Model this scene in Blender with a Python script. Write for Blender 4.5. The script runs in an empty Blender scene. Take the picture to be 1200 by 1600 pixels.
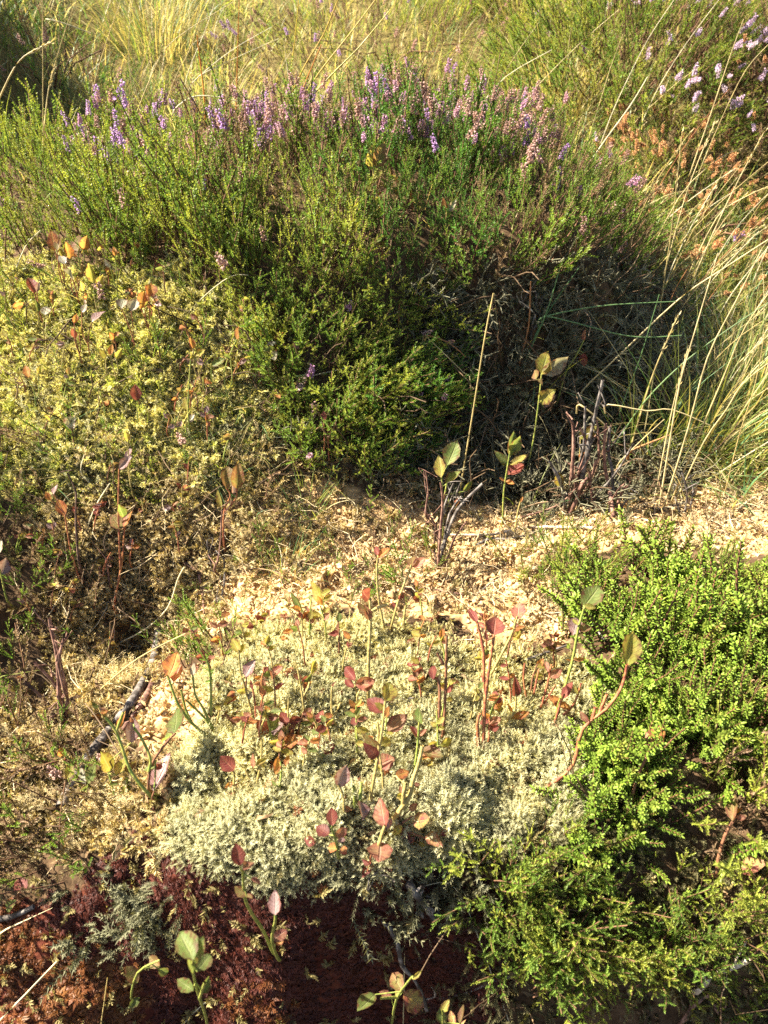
import bpy, math, random
import numpy as np
from mathutils import Vector, Matrix

random.seed(7)
RNG = np.random.default_rng(11)
S = bpy.context.scene
COL = S.collection

# ------------------------------------------------------------------ camera, sky, sun, exposure
CAMZ, PITCH, F = 1.10, math.radians(40), 1230.0
cam = bpy.data.cameras.new('camera')
cam.sensor_fit = 'HORIZONTAL'; cam.sensor_width = 36.0
cam.lens = F / 1200.0 * 36.0
cam.clip_start = 0.02; cam.clip_end = 400
cam.dof.use_dof = True; cam.dof.focus_distance = 0.80
cam.dof.aperture_fstop = cam.lens / 2.0
camo = bpy.data.objects.new('camera', cam); COL.objects.link(camo)
camo.location = (0, 0, CAMZ); camo.rotation_euler = (math.radians(90) - PITCH, 0, 0)
S.camera = camo

SUN_ELEV, SUN_AZ = math.radians(44), math.radians(-73)      # azimuth from +Y, negative = to the left
to_sun = Vector((math.sin(SUN_AZ) * math.cos(SUN_ELEV), math.cos(SUN_AZ) * math.cos(SUN_ELEV), math.sin(SUN_ELEV)))
w = bpy.data.worlds.new('World'); S.world = w; w.use_nodes = True
nt = w.node_tree
bg = nt.nodes['Background']; bg.inputs['Strength'].default_value = 0.05
sky = nt.nodes.new('ShaderNodeTexSky'); sky.sky_type = 'NISHITA'; sky.sun_disc = False
sky.sun_elevation = SUN_ELEV; sky.sun_rotation = SUN_AZ; sky.dust_density = 2.0; sky.ozone_density = 0.6
nt.links.new(sky.outputs[0], bg.inputs[0])
sl = bpy.data.lights.new('sun', 'SUN'); sl.energy = 5.0; sl.angle = math.radians(0.53); sl.color = (1.0, 0.92, 0.76)
so = bpy.data.objects.new('sun', sl); COL.objects.link(so); so.location = (-3, 3, 5)
so.rotation_euler = to_sun.to_track_quat('Z', 'Y').to_euler()
S.view_settings.view_transform = 'Standard'; S.view_settings.look = 'None'
S.view_settings.gamma = 1; S.view_settings.use_curve_mapping = False
S.view_settings.exposure = 2.45
S.render.engine = 'CYCLES'
S.cycles.max_bounces = 6; S.cycles.diffuse_bounces = 3; S.cycles.glossy_bounces = 2
S.cycles.transmission_bounces = 4; S.cycles.transparent_max_bounces = 4
S.cycles.use_denoising = False
S.cycles.sample_clamp_indirect = 6

# ------------------------------------------------------------------ pixel <-> place
CP, SP = math.cos(PITCH), math.sin(PITCH)
def proj(P):
    x, y, z = P[:, 0], P[:, 1], P[:, 2] - CAMZ
    d = y * CP - z * SP
    up = y * SP + z * CP
    d = np.maximum(d, 1e-4)
    return 600 + F * x / d, 800 - F * up / d
def ray(u, v):
    a, b = (u - 600) / F, (800 - v) / F
    return Vector((a, CP + b * SP, -SP + b * CP))
def pix_to_ctrl(u, v, dz):
    r = ray(u, v); t = dz / r.z
    return (r.x * t, r.y * t, CAMZ + dz)

# ------------------------------------------------------------------ noise
_perm = np.random.default_rng(5).permutation(256); _perm = np.concatenate([_perm, _perm, _perm])
_ga = np.random.default_rng(6).uniform(0, 2 * np.pi, 256); _gx, _gy = np.cos(_ga), np.sin(_ga)
def perlin(x, y):
    xi = np.floor(x).astype(int); yi = np.floor(y).astype(int)
    xf, yf = x - xi, y - yi
    xi &= 255; yi &= 255
    u = xf * xf * xf * (xf * (xf * 6 - 15) + 10); v = yf * yf * yf * (yf * (yf * 6 - 15) + 10)
    def g(ix, iy, dx, dy):
        h = _perm[_perm[ix & 255] + (iy & 255)]
        return _gx[h] * dx + _gy[h] * dy
    a = g(xi, yi, xf, yf); b = g(xi + 1, yi, xf - 1, yf); c = g(xi, yi + 1, xf, yf - 1); d = g(xi + 1, yi + 1, xf - 1, yf - 1)
    return (a + u * (b - a)) + v * ((c + u * (d - c)) - (a + u * (b - a)))
def sstep(a, b, x):
    t = np.clip((x - a) / (b - a), 0, 1); return t * t * (3 - 2 * t)

# ------------------------------------------------------------------ ground form: control points of the hummock, as (u, v, height below camera)
rows = {
 1600: [(-250, -.735), (100, -.735), (300, -.78), (600, -.80), (900, -.76), (1200, -.74), (1450, -.74)],
 1480: [(-250, -.705), (100, -.705), (300, -.688), (600, -.68), (900, -.66), (1200, -.65), (1450, -.66)],
 1380: [(-250, -.69), (0, -.685), (150, -.66), (300, -.612), (480, -.60), (600, -.605), (750, -.61), (900, -.615), (1200, -.60), (1450, -.61)],
 1250: [(-250, -.67), (100, -.655), (250, -.61), (400, -.585), (600, -.58), (850, -.592), (1000, -.585), (1200, -.575), (1450, -.58)],
 1100: [(-250, -.65), (0, -.65), (150, -.655), (300, -.605), (450, -.585), (600, -.585), (850, -.60), (1000, -.57), (1200, -.555), (1450, -.56)],
 980: [(-250, -.63), (0, -.64), (200, -.70), (290, -.69), (350, -.645), (500, -.60), (700, -.607), (900, -.605), (1100, -.57), (1250, -.56), (1450, -.56)],
 880: [(-250, -.62), (0, -.612), (150, -.628), (300, -.635), (450, -.622), (600, -.625), (800, -.63), (1000, -.60), (1200, -.60), (1450, -.60)],
 790: [(-250, -.60), (0, -.578), (150, -.582), (300, -.588), (500, -.605), (680, -.632), (900, -.65), (1050, -.65), (1200, -.645), (1450, -.65)],
 700: [(-250, -.58), (0, -.548), (200, -.542), (400, -.553), (550, -.57), (700, -.625), (850, -.645), (950, -.655), (1050, -.665), (1200, -.68), (1450, -.68)],
 600: [(-250, -.56), (0, -.515), (200, -.495), (400, -.505), (550, -.52), (700, -.57), (850, -.585), (950, -.61), (1050, -.665), (1200, -.70), (1450, -.70)],
 500: [(-250, -.52), (0, -.468), (200, -.447), (400, -.452), (600, -.47), (700, -.488), (850, -.50), (950, -.53), (1050, -.64), (1200, -.70), (1450, -.70)],
 420: [(-250, -.50), (0, -.44), (200, -.415), (400, -.412), (600, -.42), (800, -.428), (930, -.46), (1050, -.62), (1200, -.67), (1450, -.67)],
 330: [(-250, -.48), (0, -.42), (200, -.39), (400, -.376), (600, -.376), (780, -.388), (900, -.42), (1050, -.58), (1200, -.62), (1450, -.62)],
 270: [(-250, -.51), (0, -.44), (200, -.39), (400, -.362), (600, -.358), (760, -.372), (860, -.42), (1050, -.54), (1200, -.57), (1450, -.57)],
}
ctrl = [pix_to_ctrl(u, v, dz) for v, l in rows.items() for u, dz in l]
zc = CAMZ
ctrl += [(x, y, zz) for x in (-.7, -.35, 0, .35, .7) for y, zz in ((.10, .27), (-.02, .16), (-.3, .10))]
ctrl += [(-.15, 1.5, zc - .45), (.1, 1.5, zc - .40), (.27, 1.5, zc - .43), (-.5, 1.6, zc - .55), (-.2, 1.85, zc - .60), (.15, 1.8, zc - .55),
         (-.70, 1.85, zc - .57), (-.84, 1.9, zc - .46), (-1.03, 1.9, zc - .18), (-1.25, 1.9, zc + .08), (-.88, 2.4, zc - .46), (-1.1, 2.4, zc - .28), (-1.35, 2.4, zc + .06), (-.72, 1.55, zc - .58), (-1.0, 1.5, zc - .46), (-1.2, 1.55, zc - .16), (-.3, 2.4, zc - .50),
         (.2, 2.3, zc - .50), (.7, 2.0, zc - .50), (1.0, 1.8, zc - .47), (.75, 2.5, zc - .40), (1.3, 2.4, zc - .33), (1.3, 1.6, zc - .55),
         (-.9, 2.9, zc - .36), (0, 3.2, zc - .38), (1.0, 3.2, zc - .25), (-.4, 4.2, zc - .20), (.8, 4.2, zc - .05), (-1.8, 1.0, zc - .5), (-1.9, 2.6, zc - .0),
         (1.8, .9, zc - .65), (1.8, 2.2, zc - .4), (-1.5, .5, zc - .6), (1.4, .4, zc - .62)]
ctrl = np.array(ctrl)
def _U(r2): return 0.5 * r2 * np.log(r2 + 1e-9)
_n = len(ctrl)
_d2 = ((ctrl[:, None, :2] - ctrl[None, :, :2]) ** 2).sum(-1)
_A = np.zeros((_n + 3, _n + 3)); _A[:_n, :_n] = _U(_d2) + np.eye(_n) * 2e-4
_A[:_n, _n] = 1; _A[:_n, _n + 1:] = ctrl[:, :2]; _A[_n:, :_n] = _A[:_n, _n:].T
_w = np.linalg.solve(_A, np.concatenate([ctrl[:, 2], np.zeros(3)]))
def tps(x, y):
    out = np.empty_like(x)
    for i in range(0, len(x), 20000):
        a, b = x[i:i + 20000], y[i:i + 20000]
        d2 = (a[:, None] - ctrl[None, :, 0]) ** 2 + (b[:, None] - ctrl[None, :, 1]) ** 2
        out[i:i + 20000] = _U(d2) @ _w[:_n] + _w[_n] + _w[_n + 1] * a + _w[_n + 2] * b
    return out
def H(x, y):
    x = np.asarray(x, float); y = np.asarray(y, float)
    xc = np.clip(x, -2.2, 2.2); yc = np.clip(y, -.5, 4.8)
    z = tps(xc, yc)
    far = 0.15 + 0.17 * np.maximum(y, -1) + 0.02 * np.maximum(y - 6, 0)
    k = np.maximum(sstep(1.6, 2.4, np.abs(x)), np.maximum(sstep(3.6, 5.2, y), sstep(0, .6, -y)))
    z = z * (1 - k) + far * k
    ff = sstep(1.3, 1.9, y)
    z = z + 0.010 * perlin(x * 17, y * 17) * (1 - ff) + 0.005 * perlin(x * 48 + 9, y * 48) * (1 - ff) + 0.0025 * perlin(x * 120, y * 120 + 3) * (1 - ff)
    z = z + (.011 - .046 * np.abs(perlin(x * 19 + 7, y * 19 + 2))) * (1 - sstep(.62, .9, y)) * sstep(-.5, .1, y) * .8
    z = z + ff * (0.05 * perlin(x * 3.1 + 4, y * 3.1) + 0.025 * perlin(x * 8, y * 8 + 7)) + sstep(4, 12, y) * 0.8 * perlin(x * .21, y * .21)
    return z
def grad(x, y, e=.006):
    return (H(x + e, y) - H(x - e, y)) / (2 * e), (H(x, y + e) - H(x, y - e)) / (2 * e)
def hit(u, v):
    r = ray(u, v); t = np.linspace(.3, 6, 1200)
    zz = CAMZ + r.z * t; hh = H(r.x * t, r.y * t)
    k = np.argmax(zz < hh)
    if k == 0: k = 1199
    t0, t1 = t[k - 1], t[k]; a, b = zz[k - 1] - hh[k - 1], zz[k] - hh[k]
    tt = t0 + (t1 - t0) * a / (a - b + 1e-9)
    return Vector((r.x * tt, r.y * tt, CAMZ + r.z * tt))
def inpoly(u, v, poly):
    p = np.array(poly, float); c = np.zeros(len(u), bool); n = len(p)
    for i in range(n):
        x1, y1 = p[i]; x2, y2 = p[(i + 1) % n]
        if y1 == y2: continue
        m = ((y1 > v) != (y2 > v)) & (u < (x2 - x1) * (v - y1) / (y2 - y1) + x1)
        c ^= m
    return c

# ------------------------------------------------------------------ materials
def _mat(name):
    m = bpy.data.materials.new(name); m.use_nodes = True
    return m, m.node_tree.nodes, m.node_tree.links, m.node_tree.nodes['Principled BSDF'], m.node_tree.nodes['Material Output']
def ramp(N, cols):
    r = N.new('ShaderNodeValToRGB'); e = r.color_ramp.elements
    while len(e) < len(cols): e.new(0.5)
    for i, c in enumerate(cols):
        e[i].position = i / max(1, len(cols) - 1); e[i].color = (*c, 1)
    return r
def plant_mat(name, cols, tip=None, tip_amt=.7, trans=.35, rough=.6, spec=.25, obj_rand=False, nscale=60, nvar=.35, warm=(1.15, 1.1, .6)):
    m, N, L, B, O = _mat(name)
    if obj_rand:
        a = N.new('ShaderNodeObjectInfo'); src = a.outputs['Random']
    else:
        a = N.new('ShaderNodeAttribute'); a.attribute_name = 'rnd'; b = N.new('ShaderNodeAttribute'); b.attribute_name = 'rnd'; b.attribute_type = 'INSTANCER'
        ad = N.new('ShaderNodeMath'); ad.operation = 'MAXIMUM'; L.new(a.outputs['Fac'], ad.inputs[0]); L.new(b.outputs['Fac'], ad.inputs[1]); src = ad.outputs[0]
    r = ramp(N, cols); L.new(src, r.inputs[0]); col = r.outputs[0]
    if tip is not None:
        t = N.new('ShaderNodeAttribute'); t.attribute_name = 'tip'
        mm = N.new('ShaderNodeMath'); mm.operation = 'MULTIPLY'; mm.inputs[1].default_value = tip_amt; mm.use_clamp = True
        L.new(t.outputs['Fac'], mm.inputs[0])
        mx = N.new('ShaderNodeMixRGB'); mx.inputs[2].default_value = (*tip, 1)
        L.new(mm.outputs[0], mx.inputs[0]); L.new(col, mx.inputs[1]); col = mx.outputs[0]
    nz = N.new('ShaderNodeTexNoise'); nz.inputs['Scale'].default_value = nscale; nz.inputs['Detail'].default_value = 2
    tc = N.new('ShaderNodeTexCoord'); ge = N.new('ShaderNodeNewGeometry'); L.new(ge.outputs['Position'], nz.inputs['Vector'])
    mr = N.new('ShaderNodeMapRange'); mr.inputs[1].default_value = .3; mr.inputs[2].default_value = .7
    mr.inputs[3].default_value = 1 - nvar; mr.inputs[4].default_value = 1 + nvar * .6
    L.new(nz.outputs['Fac'], mr.inputs[0])
    vm = N.new('ShaderNodeVectorMath'); vm.operation = 'SCALE'; L.new(col, vm.inputs[0]); L.new(mr.outputs[0], vm.inputs['Scale'])
    L.new(vm.outputs[0], B.inputs['Base Color'])
    B.inputs['Roughness'].default_value = rough; B.inputs['Specular IOR Level'].default_value = spec
    if trans > 0:
        T = N.new('ShaderNodeBsdfTranslucent')
        v2 = N.new('ShaderNodeVectorMath'); v2.operation = 'MULTIPLY'; v2.inputs[1].default_value = warm
        L.new(vm.outputs[0], v2.inputs[0]); L.new(v2.outputs[0], T.inputs[0])
        X = N.new('ShaderNodeMixShader'); X.inputs[0].default_value = trans
        L.new(B.outputs[0], X.inputs[1]); L.new(T.outputs[0], X.inputs[2]); L.new(X.outputs[0], O.inputs[0])
    return m
def leaf_mat(name, c1, c2, vein, trans=.4, rough=.42, thr=.5, spec=.4):
    c1, c2, vein = [tuple(x * .88 for x in c) for c in (c1, c2, vein)]; spec *= .6; rough += .1
    """bilberry leaf: blotches of c2 on c1, pale midrib and side veins, darker margin"""
    m, N, L, B, O = _mat(name)
    tc = N.new('ShaderNodeTexCoord'); oi = N.new('ShaderNodeObjectInfo')
    ad = N.new('ShaderNodeVectorMath'); ad.operation = 'ADD'
    sc = N.new('ShaderNodeVectorMath'); sc.operation = 'SCALE'; sc.inputs['Scale'].default_value = 30
    cb = N.new('ShaderNodeCombineXYZ'); L.new(oi.outputs['Random'], cb.inputs[0]); L.new(oi.outputs['Random'], cb.inputs[2])
    L.new(cb.outputs[0], sc.inputs[0]); L.new(tc.outputs['Object'], ad.inputs[0]); L.new(sc.outputs[0], ad.inputs[1])
    nz = N.new('ShaderNodeTexNoise'); nz.inputs['Scale'].default_value = 2.6; nz.inputs['Detail'].default_value = 5; nz.inputs['Roughness'].default_value = .65
    L.new(ad.outputs[0], nz.inputs['Vector'])
    mr = N.new('ShaderNodeMapRange'); mr.inputs[1].default_value = thr - .1; mr.inputs[2].default_value = thr + .12
    L.new(nz.outputs['Fac'], mr.inputs[0])
    mx = N.new('ShaderNodeMixRGB'); mx.inputs[1].default_value = (*c1, 1); mx.inputs[2].default_value = (*c2, 1); L.new(mr.outputs[0], mx.inputs[0])
    ed = N.new('ShaderNodeAttribute'); ed.attribute_name = 'edge'
    tp = N.new('ShaderNodeAttribute'); tp.attribute_name = 'tip'
    # veins: |frac(along*7 - edge*1.6) - .5| small, or edge near 0
    m1 = N.new('ShaderNodeMath'); m1.operation = 'MULTIPLY'; m1.inputs[1].default_value = 7; L.new(tp.outputs['Fac'], m1.inputs[0])
    m2 = N.new('ShaderNodeMath'); m2.operation = 'MULTIPLY_ADD'; m2.inputs[1].default_value = -1.7; L.new(ed.outputs['Fac'], m2.inputs[0]); L.new(m1.outputs[0], m2.inputs[2])
    m3 = N.new('ShaderNodeMath'); m3.operation = 'PINGPONG'; m3.inputs[1].default_value = .5; L.new(m2.outputs[0], m3.inputs[0])
    m4 = N.new('ShaderNodeMapRange'); m4.inputs[1].default_value = .02; m4.inputs[2].default_value = .11; m4.inputs[3].default_value = .55; m4.inputs[4].default_value = 0
    L.new(m3.outputs[0], m4.inputs[0])
    m5 = N.new('ShaderNodeMapRange'); m5.inputs[1].default_value = .04; m5.inputs[2].default_value = .12; m5.inputs[3].default_value = .9; m5.inputs[4].default_value = 0
    L.new(ed.outputs['Fac'], m5.inputs[0])
    m6 = N.new('ShaderNodeMath'); m6.operation = 'MAXIMUM'; L.new(m4.outputs[0], m6.inputs[0]); L.new(m5.outputs[0], m6.inputs[1])
    mv = N.new('ShaderNodeMixRGB'); mv.inputs[2].default_value = (*vein, 1); L.new(m6.outputs[0], mv.inputs[0]); L.new(mx.outputs[0], mv.inputs[1])
    # browned margin and spots
    n2 = N.new('ShaderNodeTexNoise'); n2.inputs['Scale'].default_value = 7; n2.inputs['Detail'].default_value = 3; L.new(ad.outputs[0], n2.inputs['Vector'])
    s1 = N.new('ShaderNodeMath'); s1.operation = 'MULTIPLY_ADD'; s1.inputs[1].default_value = .42; L.new(ed.outputs['Fac'], s1.inputs[0]); L.new(n2.outputs['Fac'], s1.inputs[2])
    s2 = N.new('ShaderNodeMapRange'); s2.inputs[1].default_value = .72; s2.inputs[2].default_value = .98; s2.inputs[4].default_value = .85; L.new(s1.outputs[0], s2.inputs[0])
    mb = N.new('ShaderNodeMixRGB'); mb.inputs[2].default_value = (.13, .035, .02, 1); L.new(s2.outputs[0], mb.inputs[0]); L.new(mv.outputs[0], mb.inputs[1])
    hv = N.new('ShaderNodeHueSaturation'); hv.inputs['Saturation'].default_value = .92; L.new(mb.outputs[0], hv.inputs['Color'])
    va = N.new('ShaderNodeMapRange'); va.inputs[3].default_value = .75; va.inputs[4].default_value = 1.25; L.new(oi.outputs['Random'], va.inputs[0]); L.new(va.outputs[0], hv.inputs['Value'])
    L.new(hv.outputs[0], B.inputs['Base Color']); B.inputs['Roughness'].default_value = rough; B.inputs['Specular IOR Level'].default_value = spec
    bp = N.new('ShaderNodeBump'); bp.inputs['Strength'].default_value = .5; bp.inputs['Distance'].default_value = .02
    L.new(m6.outputs[0], bp.inputs['Height']); bp.invert = True; L.new(bp.outputs[0], B.inputs['Normal'])
    T = N.new('ShaderNodeBsdfTranslucent'); v3 = N.new('ShaderNodeVectorMath'); v3.operation = 'MULTIPLY'; v3.inputs[1].default_value = (1.3, 1.25, .8); L.new(hv.outputs[0], v3.inputs[0]); L.new(v3.outputs[0], T.inputs[0])
    X = N.new('ShaderNodeMixShader'); X.inputs[0].default_value = trans + .12
    L.new(B.outputs[0], X.inputs[1]); L.new(T.outputs[0], X.inputs[2]); L.new(X.outputs[0], O.inputs[0])
    return m
def wood_mat(name, c1, c2, rough=.8, scale=90):
    m, N, L, B, O = _mat(name)
    tc = N.new('ShaderNodeTexCoord'); nz = N.new('ShaderNodeTexNoise'); nz.inputs['Scale'].default_value = scale; nz.inputs['Detail'].default_value = 6
    L.new(tc.outputs['Object'], nz.inputs['Vector'])
    r = ramp(N, [c1, c1, c2, c2]); L.new(nz.outputs['Fac'], r.inputs[0]); L.new(r.outputs[0], B.inputs['Base Color'])
    r.color_ramp.elements[1].position = .42; r.color_ramp.elements[2].position = .6
    B.inputs['Roughness'].default_value = rough; B.inputs['Specular IOR Level'].default_value = .2
    bp = N.new('ShaderNodeBump'); bp.inputs['Strength'].default_value = .7; bp.inputs['Distance'].default_value = .002
    L.new(nz.outputs['Fac'], bp.inputs['Height']); L.new(bp.outputs[0], B.inputs['Normal'])
    return m

# ------------------------------------------------------------------ mesh plumbing
def mesh_np(name, V, Fc, mats, fm=None, attrs=None, smooth=False):
    me = bpy.data.meshes.new(name)
    V = np.asarray(V, np.float32); Fc = np.asarray(Fc, np.int32)
    me.vertices.add(len(V)); me.vertices.foreach_set('co', V.ravel())
    k = Fc.shape[1]
    me.loops.add(Fc.size); me.loops.foreach_set('vertex_index', Fc.ravel())
    me.polygons.add(len(Fc)); me.polygons.foreach_set('loop_start', np.arange(0, Fc.size, k, dtype=np.int32))
    for m in mats: me.materials.append(m)
    if fm is not None: me.polygons.foreach_set('material_index', np.asarray(fm, np.int32))
    if smooth: me.polygons.foreach_set('use_smooth', np.ones(len(Fc), bool))
    for k2, a in (attrs or {}).items():
        at = me.attributes.new(k2, 'FLOAT', 'POINT'); at.data.foreach_set('value', np.asarray(a, np.float32))
    me.update(calc_edges=True)
    return me
def link(name, me, parent=None, **props):
    o = bpy.data.objects.new(name, me); COL.objects.link(o)
    if parent is not None: o.parent = parent
    for k, v in props.items(): o[k] = v
    return o
def thing(name, label, cat, loc, group=None):
    o = bpy.data.objects.new(name, None); COL.objects.link(o); o.location = loc
    o.empty_display_size = .02
    o['label'] = label; o['category'] = cat
    if group: o['group'] = group
    return o

class T:
    """a small triangle template: vertices, triangles, tip value per vertex, material per triangle"""
    def __init__(s): s.V, s.F, s.t, s.m = [], [], [], []
    def v(s, p, t=0.): s.V.append(tuple(p)); s.t.append(t); return len(s.V) - 1
    def tri(s, a, b, c, m=0): s.F.append((a, b, c)); s.m.append(m)
    def leaf1(s, p, d, l, w, side, m=0, t0=0., t1=1.):
        a = s.v(p - side * w * .5, t0); b = s.v(p + side * w * .5, t0); c = s.v(p + d * l, t1); s.tri(a, b, c, m)
    def leaf2(s, p, d, l, w, side, m=0, t0=0., t1=1., up=None):
        up = up if up is not None else Vector((0, 0, 0))
        a = s.v(p, t0); mid = p + d * l * .5
        b = s.v(mid - side * w * .5 + up, (t0 + t1) / 2); c = s.v(mid + side * w * .5 + up, (t0 + t1) / 2); e = s.v(p + d * l, t1)
        s.tri(a, b, e, m); s.tri(a, e, c, m)
    def tube(s, pts, r0, r1, n=3, m=0, t0=0., t1=0.):
        pts = [Vector(p) for p in pts]; rings = []
        for i, p in enumerate(pts):
            d = (pts[min(i + 1, len(pts) - 1)] - pts[max(i - 1, 0)]).normalized()
            a = d.orthogonal().normalized(); b = d.cross(a); k = i / (len(pts) - 1); r = r0 + (r1 - r0) * k
            rings.append([s.v(p + (a * math.cos(6.2832 * j / n) + b * math.sin(6.2832 * j / n)) * r, t0 + (t1 - t0) * k) for j in range(n)])
        for A, Bq in zip(rings, rings[1:]):
            for j in range(n):
                j2 = (j + 1) % n; s.tri(A[j], A[j2], Bq[j2], m); s.tri(A[j], Bq[j2], Bq[j], m)
    def done(s): return (np.array(s.V, np.float32), np.array(s.F, np.int32), np.array(s.t, np.float32), np.array(s.m, np.int32))
def perp(d):
    a = d.orthogonal().normalized(); return a, d.cross(a)
def rv(rr=1.): return Vector((random.uniform(-1, 1), random.uniform(-1, 1), random.uniform(-1, 1))) * rr

def frames(N, yaw, tilt_dir=None):
    """rotation matrices whose z axis is N (n,3) and spun by yaw"""
    N = N / np.linalg.norm(N, axis=1, keepdims=True)
    a = np.where(np.abs(N[:, 2:3]) < .95, np.array([[0, 0, 1.]]), np.array([[1., 0, 0]]))
    X = np.cross(a, N); X /= np.linalg.norm(X, axis=1, keepdims=True); Y = np.cross(N, X)
    c, s = np.cos(yaw)[:, None], np.sin(yaw)[:, None]
    X2 = X * c + Y * s; Y2 = -X * s + Y * c
    return np.stack([X2, Y2, N], axis=2)
def merge(temps, P, R, sc, rnd):
    """copies of the templates joined into one vertex/triangle set"""
    which = RNG.integers(0, len(temps), len(P)); VV, FF, TT, MM, RR = [], [], [], [], []; off = 0
    for k, (V, Fc, t, m) in enumerate(temps):
        I = np.where(which == k)[0]
        if not len(I): continue
        W = np.einsum('nij,vj->nvi', R[I], V) * sc[I][:, None, None] + P[I][:, None, :]
        FF.append((Fc[None] + (np.arange(len(I)) * len(V))[:, None, None] + off).reshape(-1, 3))
        VV.append(W.reshape(-1, 3)); TT.append(np.tile(t, len(I))); MM.append(np.tile(m, len(I)))
        RR.append(np.repeat(rnd[I], len(V))); off += len(I) * len(V)
    return np.concatenate(VV), np.concatenate(FF), np.concatenate(TT), np.concatenate(MM), np.concatenate(RR)
_TC = {}
def _temp_collection(temps, mats):
    key = (id(temps), tuple(m.name for m in mats))
    if key not in _TC:
        c = bpy.data.collections.new('growth_kinds')
        for i, (V, Fc, t, m) in enumerate(temps):
            c.objects.link(bpy.data.objects.new('growth_kind_%02d' % i, mesh_np('growth_kind', V, Fc, mats, m, {'tip': t})))
        _TC[key] = (c, temps)
    return _TC[key][0]
_NG = {}
def _scatter_tree(coll):
    if coll.name in _NG: return _NG[coll.name]
    g = bpy.data.node_groups.new('scatter', 'GeometryNodeTree'); N, L = g.nodes, g.links
    g.interface.new_socket('Geometry', in_out='INPUT', socket_type='NodeSocketGeometry'); g.interface.new_socket('Geometry', in_out='OUTPUT', socket_type='NodeSocketGeometry')
    i, o = N.new('NodeGroupInput'), N.new('NodeGroupOutput'); ci = N.new('GeometryNodeCollectionInfo'); ci.inputs['Collection'].default_value = coll
    ci.inputs['Separate Children'].default_value = True; ci.inputs['Reset Children'].default_value = True
    ip = N.new('GeometryNodeInstanceOnPoints'); ip.inputs['Pick Instance'].default_value = True
    def att(n, ty):
        q = N.new('GeometryNodeInputNamedAttribute'); q.data_type = ty; q.inputs['Name'].default_value = n; return q.outputs['Attribute']
    e = N.new('FunctionNodeEulerToRotation'); L.new(att('rot', 'FLOAT_VECTOR'), e.inputs[0])
    L.new(i.outputs[0], ip.inputs['Points']); L.new(ci.outputs[0], ip.inputs['Instance']); L.new(e.outputs[0], ip.inputs['Rotation'])
    L.new(att('scl', 'FLOAT'), ip.inputs['Scale']); L.new(att('idx', 'INT'), ip.inputs['Instance Index']); L.new(ip.outputs[0], o.inputs[0])
    _NG[coll.name] = g; return g
def grown(name, temps, P, R, sc, rnd, mats, origin=(0, 0, 0), parent=None, **props):
    """one object that bears a copy of a template at each point (geometry nodes)"""
    me = bpy.data.meshes.new(name); n = len(P); me.vertices.add(n); me.vertices.foreach_set('co', (P - np.array(origin)).astype(np.float32).ravel())
    eu = np.stack([np.arctan2(R[:, 2, 1], R[:, 2, 2]), -np.arcsin(np.clip(R[:, 2, 0], -1, 1)), np.arctan2(R[:, 1, 0], R[:, 0, 0])], 1)
    me.attributes.new('rot', 'FLOAT_VECTOR', 'POINT').data.foreach_set('vector', eu.astype(np.float32).ravel())
    me.attributes.new('scl', 'FLOAT', 'POINT').data.foreach_set('value', sc.astype(np.float32))
    me.attributes.new('rnd', 'FLOAT', 'POINT').data.foreach_set('value', rnd.astype(np.float32))
    me.attributes.new('idx', 'INT', 'POINT').data.foreach_set('value', RNG.integers(0, len(temps), n).astype(np.int32))
    for m in mats: me.materials.append(m)
    o = link(name, me, parent, **props); md = o.modifiers.new('scatter', 'NODES'); md.node_group = _scatter_tree(_temp_collection(temps, mats)); return o

def sample(n, polys, xr=(-1.2, 1.2), yr=(.05, 1.55), excl=None, keep=None, clump=0.0, cscale=14, steep=3., soft=1.):
    """n points on the ground, evenly over its true area, whose place falls into one of the regions"""
    out = []; tot = 0; lo = 0
    while tot < n and lo < 60:
        lo += 1
        m = 24000
        x = RNG.uniform(*xr, m); y = RNG.uniform(*yr, m)
        z = CAMZ - .55 * np.ones(m)
        if polys is not None:       # cheap first cut before the costly height
            z = tps(np.clip(x, -2.2, 2.2), np.clip(y, -.5, 4.8)) if yr[1] < 3.6 else H(x, y)
            u, v = proj(np.stack([x, y, z], 1)); ok = np.zeros(m, bool)
            u = u + soft * (perlin(x * 17 + 3, y * 17) * 58 + RNG.normal(0, 17, m)); v = v + soft * (perlin(x * 17 + 60, y * 17) * 55 + RNG.normal(0, 14, m))
            for p in polys: ok |= inpoly(u, v, p)
            if excl:
                for p in excl: ok &= ~inpoly(u, v, p)
            x, y = x[ok], y[ok]
        if not len(x): continue
        gx, gy = grad(x, y); wgt = np.sqrt(1 + gx * gx + gy * gy)
        ok = RNG.uniform(0, steep, len(x)) < wgt
        if clump: ok &= RNG.uniform(0, 1, len(x)) < np.clip(.5 + clump * 2 * perlin(x * cscale + 31, y * cscale + 17), 0.02, 1)
        if keep is not None: ok &= keep(x, y)
        x, y, gx, gy = x[ok], y[ok], gx[ok], gy[ok]
        z = H(x, y); Nn = np.stack([-gx, -gy, np.ones_like(gx)], 1); Nn /= np.linalg.norm(Nn, axis=1, keepdims=True)
        out.append((np.stack([x, y, z], 1), Nn)); tot += len(x)
    if not out: return np.zeros((0, 3)), np.zeros((0, 3))
    return np.concatenate([o[0] for o in out])[:n], np.concatenate([o[1] for o in out])[:n]
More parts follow.
